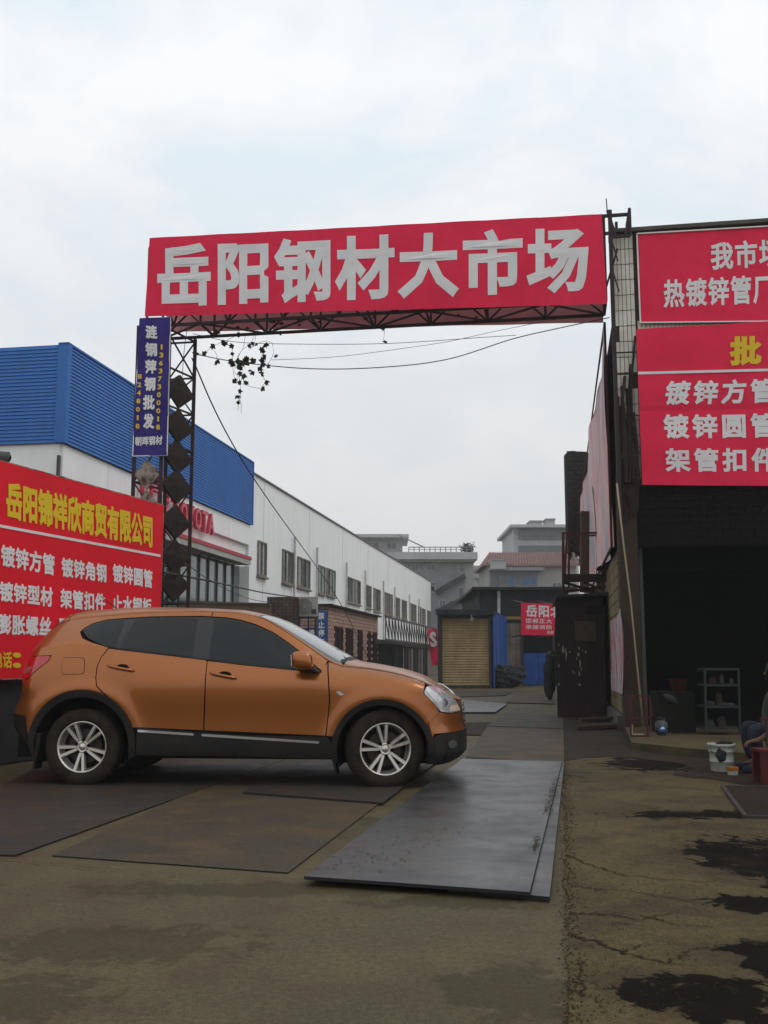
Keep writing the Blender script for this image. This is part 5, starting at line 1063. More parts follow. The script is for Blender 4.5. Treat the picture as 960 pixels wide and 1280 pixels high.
def jar(name, lab, x, y, r, h, m, d=.15):
    c = A_(x, y, d); c.z += .03; g = MB(); g.lathe(c, (0, 0, 1), [(0, 0), (0, r), (h * .75, r), (h * .85, r * .6), (h, r * .6), (h, 0)], 14); tag(g.build(name, m, smooth=False), lab, name)
jar('bottle', 'pale bottle in the middle of the top shelf', 902, 857, .035, .12, M['dimjar']); jar('tin', 'brown tin left on the top shelf', 891, 857, .05, .10, M['dimbox']); jar('cup', 'small cup right on the top shelf', 914, 857, .03, .07, M['dimjar'])
jar('jar', 'brown jar standing on the middle shelf', 899, 884, .045, .16, M['dimbox']); jar('plate', 'shallow pale dish lying on the middle shelf', 907, 884, .12, .03, M['dimjar']); jar('bowl', 'small bowl left on the middle shelf', 889, 884, .05, .05, M['dimjar'])
jar('box', 'brown pot on the bottom shelf', 902, 911, .06, .13, M['dimbox']); jar('mug', 'grey mug left on the bottom shelf', 889, 911, .045, .09, M['dimjar'])
c = A_(848, 862, .55); c.z = .652; g = MB(); g.lathe(c, (0, 0, 1), [(0, 0), (0, .10), (.18, .13), (.18, .11), (.02, .09)], 16); tag(g.build('red_basin', M['dimred'], None), 'dull red basin on the dark bench deep in the shop', 'basin')
c = A_(838, 874, .4); bm = bmesh.new(); bmesh.ops.create_uvsphere(bm, u_segments=16, v_segments=8, radius=1); bmesh.ops.scale(bm, vec=(.11, .05, .055), verts=bm.verts); bmesh.ops.rotate(bm, verts=bm.verts, matrix=Matrix.Rotation(.6, 3, 'Y')); bmesh.ops.translate(bm, verts=bm.verts, vec=c); me = bpy.data.meshes.new('s'); bm.to_mesh(me); bm.free(); tag(link('helmet', me, mat('dim_grey_shell', (.035, .035, .035), .7), None, True), 'grey rounded shell hanging in the dark left part of the shop', 'helmet')
g = MB(); cc = A_(828, 890, .3); g.box((cc.x - .02, cc.y + .1, .1), (.5, 0, 0), (0, .5, 0), UP * .55); tag(g.build('dark_bench', mat('bench_wood', (.012, .01, .008), .9)), 'dark bench behind the jerrycan in the shop', 'bench')
# --- bucket, tub
p = ground(903, 966); t = thing('bucket', 'dirty white plastic bucket with a rag over its rim', 'bucket', p); hb = .265; r0, r1 = .100, .124
g = MB(); g.lathe(p + UP * .015, (0, 0, 1), [(0, 0), (0, r0), (.01, r0 + .004), (hb * .35, r0 + .011), (hb * .36, r0 + .016), (hb * .38, r0 + .011), (hb * .7, r1 - .008), (hb * .71, r1 - .001), (hb * .74, r1 - .006), (hb * .9, r1), (hb * .91, r1 + .007), (hb, r1 + .009), (hb, r1), (hb * .5, r1 - .015), (.02, r0 - .005), (.02, 0)], 40); g.build('shell', M['plastic'], t, True)
g = MB(); g.tube([p + Vector((math.cos(a) * (r1 + .012), math.sin(a) * (r1 + .012) * .3 - .09, .26 - .10 * math.sin(a))) for a in np.linspace(0.1, math.pi - .1, 16)], .003, 5); g.build('handle', M['greypost'], t)
link('rag', lump(p + Vector((-.04, -.105, .18)), .055, 91, .9, .6, 1.3, .3), mat('dark_rag', (.03, .03, .035), .9), t); link('rag', lump(p + Vector((.03, -.03, .285)), .045, 92, 1.8, 1, .5, .35), bpy.data.materials['dark_rag'], t)
p = ground(916, 970.5); t = thing('tub', 'small white tub with an orange lid beside the bucket', 'tub', p)
g = MB(); g.lathe(p + UP * .012, (0, 0, 1), [(0, 0), (0, .044), (.045, .050), (.045, 0)], 24); g.build('cup', M['plastic'], t); g = MB(); g.lathe(p + UP * .058, (0, 0, 1), [(0, 0), (0, .057), (.028, .057), (.03, .05), (.03, 0)], 24); g.build('lid', mat('orange_lid', (.26, .085, .012), .5), t)
# --- red stool and small table
Yt = 9.65; A_ = lambda x, y, d=0: at(x, y, Yt + d)
M['stoolred'] = mat('red_plastic', (.085, .011, .005), .6, col2=(.055, .008, .005), scale=5)
b0 = ground(953, 984); t = thing('red_stool', 'red plastic stool at the right edge in front of the seated person', 'stool', b0)
g = MB(); g.box((b0.x, b0.y - .02, .29), (.30, 0, 0), (0, .28, 0), UP * .025); g.build('seat', M['stoolred'], t)
for i in range(4):
    x = b0.x + .01 + (.23 if i % 2 else 0); y = b0.y + (.21 if i > 1 else 0); g = MB(); g.box((x, y, .012), (.055, 0, 0), (0, .05, 0), UP * .277); g.build('leg', M['stoolred'], t)
g = MB(); g.box((b0.x + .03, b0.y + .01, .10), (.22, 0, 0), (0, .012, 0), UP * .17); g.build('apron', M['stoolred'], t)
b1 = at(947, 900, 9.95); t = thing('low_table', 'low dark table with a red edge beside the seated person', 'table', (b1.x, 9.95, 0))
g = MB(); g.box((b1.x, 9.85, b1.z - .0), (.6, 0, 0), (0, .06, 0), UP * .022); g.build('tabletop', M['stoolred'], t)
g = MB(); g.box((b1.x + .05, 9.86, .02), (.04, 0, 0), (0, .04, 0), UP * (b1.z - .02)); g.build('leg', M['darkmetal'], t); g = MB(); g.box((b1.x + .5, 9.86, .02), (.04, 0, 0), (0, .04, 0), UP * (b1.z - .02)); g.build('leg', M['darkmetal'], t)
# ================================================================== SEATED PERSON
def skin_mesh(chains, sub=2):
    """chains: list of lists of (point, radius); a shared point joins two chains."""
    vs, rad, es, idx = [], [], [], {}
    for ch in chains:
        prev = None
        for p, r in ch:
            k = tuple(round(c, 4) for c in p)
            if k not in idx: idx[k] = len(vs); vs.append(p); rad.append(r)
            if prev is not None and prev != idx[k]: es.append((prev, idx[k]))
            prev = idx[k]
    me = bpy.data.meshes.new('b'); me.from_pydata(vs, es, []); o = bpy.data.objects.new('b', me); C.objects.link(o)
    m = o.modifiers.new('s', 'SKIN'); sv = me.skin_vertices[0].data
    for i, r in enumerate(rad): sv[i].radius = (r, r) if not isinstance(r, tuple) else r
    sv[0].use_root = True; ss = o.modifiers.new('u', 'SUBSURF'); ss.levels = sub
    dg = bpy.context.evaluated_depsgraph_get(); dg.update(); res = bpy.data.meshes.new_from_object(o.evaluated_get(dg)); bpy.data.objects.remove(o); bpy.data.meshes.remove(me); return res
PX, PY = 3.95, 10.22
def pp(x, y, z): return (PX + x, PY + y, z)
per = thing('person', 'person in grey-green jacket and dark trousers sitting low by the bucket, facing left', 'person', (PX, PY, 0))
hips, waist, chest, neck = pp(.06, 0, .30), pp(.05, 0, .44), pp(-.02, 0, .62), pp(-.06, 0, .80)
knL, ankL, toeL = pp(-.40, -.16, .43), pp(-.33, -.16, .09), pp(-.50, -.17, .05)
knR, ankR, toeR = pp(-.36, .14, .45), pp(-.30, .13, .09), pp(-.46, .13, .05)
shL, elL, haL = pp(-.06, -.19, .72), pp(-.15, -.30, .50), pp(-.37, -.26, .33)
shR, elR, haR = pp(-.06, .19, .72), pp(-.10, .25, .46), pp(-.22, .12, .36)
M['skin'] = mat('skin', (.17, .085, .052), .7, col2=(.14, .07, .045), scale=20); M['jacket'] = mat('grey_green_jacket', (.075, .078, .058), .85, col2=(.05, .052, .04), scale=8, bump=.3); M['trouser'] = mat('dark_trousers', (.025, .027, .042), .85, col2=(.018, .02, .03), scale=8, bump=.3); M['hair'] = mat('black_hair', (.01, .01, .01), .6)
chn = [[(hips, .12), (waist, .11), (chest, .12), (neck, .05), (pp(-.08, 0, .86), .05), (pp(-.09, 0, .93), .085), (pp(-.09, 0, 1.01), .07)], [(hips, .12), (knL, .055), (ankL, .035), (toeL, .03)], [(hips, .12), (knR, .055), (ankR, .035), (toeR, .03)], [(chest, .12), (shL, .055), (elL, .04), (haL, .026)], [(chest, .12), (shR, .055), (elR, .04), (haR, .026)]]
def fingers(h, s):
    out = []; h = Vector(h); palm = h + Vector((-.07, 0, -.01)); out.append([(tuple(h), .026), (tuple(palm), .024)])
    for k, L_ in enumerate((.072, .082, .077, .06)):
        b = palm + Vector((-.012, (k - 1.5) * .021, 0)); out.append([(tuple(palm), .024), (tuple(b), .010), (tuple(b + Vector((-L_ * .5, 0, -.008))), .009), (tuple(b + Vector((-L_ * .8, 0, -.030))), .008), (tuple(b + Vector((-L_ * .82, 0, -.055))), .007)])
    t0 = h + Vector((-.03, s * .028, -.005)); out.append([(tuple(h), .026), (tuple(t0), .013), (tuple(t0 + Vector((-.04, s * .022, -.015))), .011), (tuple(t0 + Vector((-.065, s * .02, -.03))), .009)])
    return out
chn += fingers(haL, 1) + fingers(haR, -1)
body = link('body', skin_mesh(chn, 2), M['skin'], per, True)
link('jacket', skin_mesh([[(pp(.06, 0, .33), .145), (waist, .15), (chest, .155), (pp(-.05, 0, .745), .085)], [(chest, .15), (shL, .085), (pp(-.11, -.25, .62), .066), (elL, .058), (pp(-.30, -.275, .39), .042)], [(chest, .15), (shR, .085), (pp(-.09, .25, .6), .066), (elR, .06), (pp(-.18, .17, .40), .042)]]), M['jacket'], per, True)
link('trousers', skin_mesh([[(pp(.07, 0, .38), .13), (pp(.06, 0, .27), .14)], [(pp(.06, 0, .27), .14), (pp(-.15, -.12, .36), .092), (knL, .078), (pp(-.37, -.16, .25), .065), (pp(-.335, -.16, .12), .058)], [(pp(.06, 0, .27), .14), (pp(-.15, .12, .37), .092), (knR, .078), (pp(-.34, .14, .25), .065), (pp(-.305, .13, .12), .058)]]), M['trouser'], per, True)
for a, b in ((ankL, toeL), (ankR, toeR)):
    a, b = Vector(a), Vector(b); link('shoe', skin_mesh([[(tuple(a + Vector((.05, 0, -.035))), .042), (tuple(a + Vector((-.02, 0, -.03))), .045), (tuple(b + Vector((.03, 0, 0))), .042), (tuple(b + Vector((-.03, 0, -.01))), .034)]]), M['trouser'], per, True)
    link('sock', skin_mesh([[(tuple(a + Vector((0, 0, .05))), .040), (tuple(a + Vector((-.005, 0, -.01))), .043)]]), M['white'], per, True)
hd = Vector(pp(-.10, 0, .955)); me = lump(hd + Vector((.02, 0, .03)), .108, 5, .95, .85, 1.0, .06); link('hair', me, M['hair'], per, True)
nose = skin_mesh([[(tuple(hd + Vector((-.085, 0, .01))), .014), (tuple(hd + Vector((-.105, 0, -.015))), .013)]]); link('nose', nose, M['skin'], per, True)
for s in (-1, 1): link('eye', lump(hd + Vector((-.088, s * .032, .015)), .010, 3, 1, 1, 1, 0), M['hair'], per, True); link('ear', lump(hd + Vector((.0, s * .088, -.01)), .03, 3, .7, .35, 1, .1), M['skin'], per, True)
link('mouth', lump(hd + Vector((-.088, 0, -.052)), .014, 3, .4, 1.4, .3, 0), mat('lips', (.2, .07, .06), .5), per, True)
g = MB(); sx = PX + .06; g.box((sx - .14, PY - .14, .15), (.28, 0, 0), (0, .28, 0), UP * .025)
for i in range(4): g.box((sx - .13 + (.22 if i % 2 else 0), PY - .13 + (.22 if i > 1 else 0), .012), (.04, 0, 0), (0, .04, 0), UP * .14)
tag(g.build('low_stool', M['wood']), 'low wooden stool under the seated person', 'stool')
# ================================================================== CAR (local frame: x forward from the rear axle, z up, w = half width)
cA, cB = ground(101, 982.5), ground(480, 986.5); cyaw = math.atan2(cB.y - cA.y, cB.x - cA.x)
FX = Vector((math.cos(cyaw), math.sin(cyaw), 0)); LX = Vector((-math.sin(cyaw), math.cos(cyaw), 0)); CO = cA + LX * .84
car = thing('car', 'dusty orange-copper crossover car parked across the lane under the gate', 'car', CO + FX * 1.31 - UP * 0)
def carw(x, w, z, side=-1): return CO + FX * x + LX * (w * side) + UP * z
def carmat(name, base, rough, metal, coat):
    m = mat(name, base, rough, metal, coat=coat); nt = m.node_tree; nd = nt.nodes; ln = nt.links; b = nd['Principled BSDF']; b.inputs['Coat Roughness'].default_value = .06
    tc = nd.new('ShaderNodeTexCoord'); sp = nd.new('ShaderNodeSeparateXYZ'); ln.new(tc.outputs['Object'], sp.inputs[0])
    n = nd.new('ShaderNodeTexNoise'); n.inputs['Scale'].default_value = 3; n.inputs['Detail'].default_value = 8; ln.new(tc.outputs['Object'], n.inputs['Vector'])
    mr = nd.new('ShaderNodeMapRange'); mr.inputs[1].default_value = 1.0; mr.inputs[2].default_value = .25; mr.inputs[3].default_value = .03; mr.inputs[4].default_value = .30; ln.new(sp.outputs['Z'], mr.inputs[0])
    nm = nd.new('ShaderNodeMath'); nm.operation = 'MULTIPLY'; ln.new(mr.outputs[0], nm.inputs[0]); ln.new(n.outputs['Fac'], nm.inputs[1])
    ge = nd.new('ShaderNodeNewGeometry'); sn = nd.new('ShaderNodeSeparateXYZ'); ln.new(ge.outputs['Normal'], sn.inputs[0])
    up = nd.new('ShaderNodeMapRange'); up.inputs[1].default_value = .35; up.inputs[2].default_value = 1.0; up.inputs[3].default_value = 0; up.inputs[4].default_value = .35; ln.new(sn.outputs['Z'], up.inputs[0])
    ad_ = nd.new('ShaderNodeMath'); ad_.operation = 'MAXIMUM'; ln.new(nm.outputs[0], ad_.inputs[0]); ln.new(up.outputs[0], ad_.inputs[1])
    mx = nd.new('ShaderNodeMixRGB'); ln.new(ad_.outputs[0], mx.inputs[0]); mx.inputs[1].default_value = (*base, 1); mx.inputs[2].default_value = (.20, .13, .085, 1); ln.new(mx.outputs[0], b.inputs['Base Color'])
    rr_ = nd.new('ShaderNodeMapRange'); rr_.inputs[3].default_value = rough; rr_.inputs[4].default_value = .75; ln.new(ad_.outputs[0], rr_.inputs[0]); ln.new(rr_.outputs[0], b.inputs['Roughness'])
    cw = nd.new('ShaderNodeMapRange'); cw.inputs[3].default_value = coat; cw.inputs[4].default_value = 0; cw.inputs[2].default_value = .5; ln.new(ad_.outputs[0], cw.inputs[0]); ln.new(cw.outputs[0], b.inputs['Coat Weight'])
    return m
M['paint'] = carmat('orange_paint', (0.37, 0.106, 0.010), .26, .6, .85)
M['gapshade'] = mat('gap_shade_black', (.006, .005, .005), .9)  # near-black for panel gaps, also painted shade behind handles and spokes
M['clad'] = mat('black_cladding', (.009, .009, .010), .6, col2=(.024, .018, .013), scale=6)
M['glass'] = mat('tinted_glass', (.006, .007, .007), .05, spec=.4)
M['wscreen'] = mat('windscreen', (.09, .10, .10), .12, spec=.8, coat=.3)
M['bpillar'] = mat('pillar_black', (.014, .014, .015), .25)
M['tail'] = mat('tail_lens', (.62, .012, .016), .12, coat=1, col2=(.45, .008, .012), scale=9)
M['lens'] = mat('clear_lens', (.66, .67, .67), .10, .35, coat=1, col2=(.40, .40, .40), scale=14)
M['tyre'] = mat('tyre_rubber', (.014, .012, .011), .85, col2=(.040, .028, .018), scale=9, bump=.2)
M['rim'] = mat('alloy_rim', (.66, .63, .58), .32, .75, col2=(.32, .22, .12), scale=7, contrast=(.52, .75))
M['brass'] = mat('rusty_disc', (.05, .035, .028), .6, .5)
def smooth_tab(pts, sig=.035):
    xs = np.linspace(-.95, 3.45, 1760); ys = np.interp(xs, [p[0] for p in pts], [p[1] for p in pts]); k = int(sig / (xs[1] - xs[0]) * 3); w = np.exp(-.5 * (np.arange(-k, k + 1) * (xs[1] - xs[0]) / sig) ** 2); w /= w.sum()
    yp = np.concatenate([np.full(k, ys[0]), ys, np.full(k, ys[-1])]); ys = np.convolve(yp, w, 'valid'); return lambda x: float(np.interp(x, xs, ys))
zT = smooth_tab([(-.83, 1.10), (-.70, 1.175), (-.62, 1.24), (-.47, 1.38), (-.36, 1.48), (-.31, 1.535), (-.27, 1.553), (.08, 1.578), (.44, 1.588), (.96, 1.570), (1.29, 1.552), (1.50, 1.505), (1.64, 1.452), (1.87, 1.332), (2.10, 1.205), (2.28, 1.105), (2.33, 1.075), (2.54, 1.045), (2.76, 1.0), (2.98, .935), (3.12, .875), (3.25, .80), (3.35, .725)], .03)
zRl = smooth_tab([(-.83, .99), (-.72, 1.09), (-.64, 1.165), (-.46, 1.335), (-.33, 1.42), (-.26, 1.452), (-.11, 1.470), (.26, 1.500), (.59, 1.517), (1.0, 1.521), (1.33, 1.503), (1.55, 1.455), (1.74, 1.343), (1.92, 1.228), (2.13, 1.085), (2.25, 1.03), (2.54, 1.005), (2.76, .965), (2.98, .90), (3.12, .845), (3.25, .77), (3.35, .70)], .03)
yR = smooth_tab([(-.83, .66), (-.5, .62), (-.2, .585), (.3, .60), (1.0, .605), (1.5, .61), (1.9, .665), (2.15, .72), (2.6, .74), (3.0, .70), (3.35, .62)], .06)
zBl = smooth_tab([(-.83, 1.14), (-.1, 1.24), (.2, 1.195), (.33, 1.172), (1.06, 1.09), (1.38, 1.05), (1.7, 1.018), (2.1, .98), (2.5, .93), (3.35, .68)], .05)
lowt = [(.15, .80), (.20, .83), (.30, .868), (.42, .872), (.50, .872), (.62, .878), (.75, .889), (.86, .892), (.92, .886), (1.0, .872)]
_zs = np.linspace(.1, 1.0, 400); _ys = np.interp(_zs, [p[0] for p in lowt], [p[1] for p in lowt]); _k = np.exp(-.5 * (np.arange(-60, 61) * (_zs[1] - _zs[0]) / .045) ** 2); _k /= _k.sum(); _ys = np.convolve(np.pad(_ys, 60, 'edge'), _k, 'valid')
xFt = ([.15, .19, .22, .28, .46, .52, .63, .74, .80, 1.0], [3.18, 3.24, 3.29, 3.345, 3.345, 3.325, 3.315, 3.298, 3.27, 3.2])
xRt = ([.2, .33, .41, .50, .53, .61, .68, .75, .91, 1.04, 1.107, 1.25], [-.50, -.62, -.755, -.825, -.828, -.831, -.81, -.762, -.755, -.745, -.725, -.70])
def sstep(t): t = min(max(t, 0), 1); return t * t * (3 - 2 * t)
def lean(u, z): return (float(np.interp(z, *xFt)) - 3.35) * sstep((u - 2.85) / .5) + (float(np.interp(z, *xRt)) + .83) * sstep((-.38 - u) / .45)
def endf(u):
    if u > 2.72: return max(0, 1 - ((u - 2.72) / .63) ** 3.0) ** (1 / 2.1)
    if u < -.30: return max(0, 1 - ((-.30 - u) / .53) ** 3.2) ** (1 / 2.1)
    return 1.0
def halfw(u, z):
    zr, yr = zRl(u), yR(u)
    lo = float(np.interp(z, _zs, _ys))
    # shoulder form (bonnet and tail) and greenhouse form, blended
    if z > .76:
        t = min(max(z - .80, 0) / max(zr - .80, .02), 1); sh = yr + (.892 - yr) * math.sqrt(max(0, 1 - t ** 2.2))
        zb = min(zBl(u), zr - .03); 
        if z < zb: s = (z - .86) / (zb - .86) if zb > .9 else 0; s = min(max(s, 0), 1); gh = .892 - .052 * s ** 1.7
        else: s = (z - zb) / (zr - zb); gh = .840 + (yr - .840) * (s ** 1.12 * .85 + s * .15)
        f = sstep((u - 1.95) / .45); f = max(f, sstep((-.15 - u) / .5) * .75); y = gh * (1 - f) + sh * f
        if z < 1.0: k_ = sstep((z - .76) / .24); y = y * k_ + lo * (1 - k_)
    else: y = lo
    for cx, cz, r in ((0, .335, .50), (2.635, .315, .455)):    # flared arches
        d = math.hypot(u - cx, z - cz); y += .018 * math.exp(-((d - r) / .075) ** 2) * (1 if z > .2 else 0)
    return y * endf(u)
def F(u, z, off=0.0): return (u + lean(u, z), halfw(u, z) + off, z)
def inv(x, z):
    u = x
    for _ in range(6): u = x - lean(u, z)
    return min(max(u, -.829), 3.349)
def Fn(u, z):
    e = .004; a, b = np.array(F(min(u + e, 3.349), z)) - np.array(F(max(u - e, -.829), z)), np.array(F(u, z + e)) - np.array(F(u, z - e)); n = np.cross(b, a); return n / (np.linalg.norm(n) + 1e-9)
UL = [-.83 + .53 * (1 - math.cos(i * math.pi / 2 / 16)) ** 1.0 for i in range(17)]; UL = sorted(set([round(-.829 + .53 * (i / 16) ** 2, 4) for i in range(17)] + [round(-.299 + .0375 * i, 4) for i in range(1, 82)] + [round(3.349 - .60 * (i / 18) ** 2, 4) for i in range(18)]))
ZL = [round(.14 + .03 * i, 4) for i in range(50)]
def dens(poly, step=.03):
    out = []
    for i, p in enumerate(poly):
        q = poly[(i + 1) % len(poly)]; n = max(1, int(math.hypot(q[0] - p[0], q[1] - p[1]) / step))
        for k in range(n): out.append((p[0] + (q[0] - p[0]) * k / n, p[1] + (q[1] - p[1]) * k / n))
    return out
def rnd(poly, r=.02, n=3):   # round the corners
    out = []; N = len(poly)
    for i in range(N):
        a, b, c = Vector(poly[i - 1]), Vector(poly[i]), Vector(poly[(i + 1) % N]); d1, d2 = (a - b), (c - b); k = min(r, d1.length * .45, d2.length * .45); p, q = b + d1.normalized() * k, b + d2.normalized() * k
        for j in range(n + 1): t = j / n; s = p.lerp(b, t).lerp(b.lerp(q, t), t); out.append((s.x, s.y))
    return out
from mathutils.geometry import delaunay_2d_cdt
def panel(name, poly, m, off=0.0, parent=None, side=-1, isu=False, thick=.014, label=None):
    P_ = [(x, z) if isu else (inv(x, z), z) for x, z in dens(poly)]
    if sum(P_[i][0] * P_[(i + 1) % len(P_)][1] - P_[(i + 1) % len(P_)][0] * P_[i][1] for i in range(len(P_))) < 0: P_ = P_[::-1]
    u0, u1 = min(p[0] for p in P_), max(p[0] for p in P_); z0, z1 = min(p[1] for p in P_), max(p[1] for p in P_)
    # drop doubled outline points, then fill with a constrained triangulation through the grid points
    Q = []
    for p in P_:
        if not Q or math.hypot(p[0] - Q[-1][0], p[1] - Q[-1][1]) > 6e-4: Q.append(p)
    if math.hypot(Q[0][0] - Q[-1][0], Q[0][1] - Q[-1][1]) < 6e-4: Q.pop()
    grid = [(u, z + (.015 if k % 2 else 0)) for k, u in enumerate(UL) if u0 < u < u1 for z in ZL if z0 < z < z1]
    pa = np.array(Q); grid = [p for p in grid if np.min(np.hypot(pa[:, 0] - p[0], pa[:, 1] - p[1])) > .007]
    r_ = delaunay_2d_cdt([Vector(p) for p in Q + grid], [], [list(range(len(Q)))], 1, 1e-5)
    vs = [(v.x, v.y) for v in r_[0]]; fs = [list(f) for f in r_[2]]
    for f in fs:
        a, b, c = (vs[k] for k in f[:3])
        if (b[0] - a[0]) * (c[1] - a[1]) - (c[0] - a[0]) * (b[1] - a[1]) < 0: f.reverse()
    co_, no_ = [], []
    for u, z in vs:
        x, w, zz = F(u, z); n = Fn(u, z); n = n if n[1] > 0 or True else -n; x, w, zz = x + n[0] * off, w + n[1] * off, zz + n[2] * off
        co_.append(carw(x, max(w, 0), zz, side)); no_.append((FX * n[0] + LX * n[1] * side + UP * n[2]).normalized())
    # skirt folding inwards along the outline gives the sheet its edge
    cnt = {}
    for f in fs:
        for i in range(len(f)): e = (f[i], f[(i + 1) % len(f)]); cnt.setdefault(tuple(sorted(e)), []).append(e)
    back = {}; nf = len(fs)
    for es_ in cnt.values():
        if len(es_) == 1 and thick:
            i, j = es_[0]
            for k in (i, j):
                if k not in back: back[k] = len(co_); co_.append(co_[k]); co_.append(co_[k] - no_[k] * thick)
            fs.append([back[j], back[i], back[i] + 1, back[j] + 1])
    me = bpy.data.meshes.new(name); me.from_pydata([tuple(v) for v in co_], [], fs)
    if side == 1: me.flip_normals()
    me.update(); base = wloc(parent) if parent else None
    o = link(name, me, m, parent or car, False)
    try:
        ln_ = []
        flat = [False] * nf + [True] * (len(fs) - nf); me.polygons.foreach_set('use_smooth', [True] * len(fs))
        for pi, p in enumerate(me.polygons):
            if pi >= nf:
                for _ in p.loop_indices: ln_.append(tuple(p.normal))
            else:
                for li in p.loop_indices: ln_.append(tuple(no_[me.loops[li].vertex_index]))
        me.normals_split_custom_set(ln_)
    except Exception as ex: print('normals', ex)
    if label: o['label'] = label
    return o
def crown(name, ua, ub, m, a0=0.0, a1=1.0, off=0.0, parent=None, nu=None, na=12, inset=0.0):
    """roof-side surface between the rail lines over both halves; a0..a1 limits the sweep from rail (0) to centre (1)."""
    us = [u for u in UL if ua < u < ub]; us = [ua] + us + [ub]; vs = []; fs = []; A = [math.pi / 2 * (a0 + (a1 - a0) * k / na) for k in range(na + 1)]
    row = [(1, a) for a in A[::-1]][::-1]; prof = [(-1, a) for a in A] + [(1, a) for a in A[::-1]][(1 if a1 == 1 else 0):]
    for u in us:
        zr, zt_, yr = zRl(u), zT(u), yR(u) * endf(u)
        for sgn, a in prof:
            z = zr + (zt_ - zr) * math.sin(a); w = yr * math.cos(a); vs.append(tuple(carw(u + lean(u, z), w, z + off, sgn)))
    n = len(prof)
    for i in range(len(us) - 1):
        for k in range(n - 1):
            if a1 < 1 and k == na: continue
            fs.append((i * n + k, i * n + k + 1, (i + 1) * n + k + 1, (i + 1) * n + k))
    me = bpy.data.meshes.new(name); me.from_pydata(vs, [], fs); me.update()
    bm = bmesh.new(); bm.from_mesh(me); bmesh.ops.recalc_face_normals(bm, faces=bm.faces)
    if sum(f.normal.z for f in bm.faces) < 0: bmesh.ops.reverse_faces(bm, faces=bm.faces)
    bm.to_mesh(me); bm.free(); return link(name, me, m, parent or car, True)
def arc(cx, cz, r, a0, a1, n=28): return [(cx + r * math.cos(math.radians(a0 + (a1 - a0) * k / n)), cz + r * math.sin(math.radians(a0 + (a1 - a0) * k / n))) for k in range(n + 1)]
RA, FA = (0.0, .335), (2.635, .318); ro, rI, fo, fI = .488, .430, .438, .390
zline = lambda x0, x1, f, n=24, d=0: [(x0 + (x1 - x0) * k / n, f(x0 + (x1 - x0) * k / n) + d) for k in range(n + 1)]
G_ = .0045
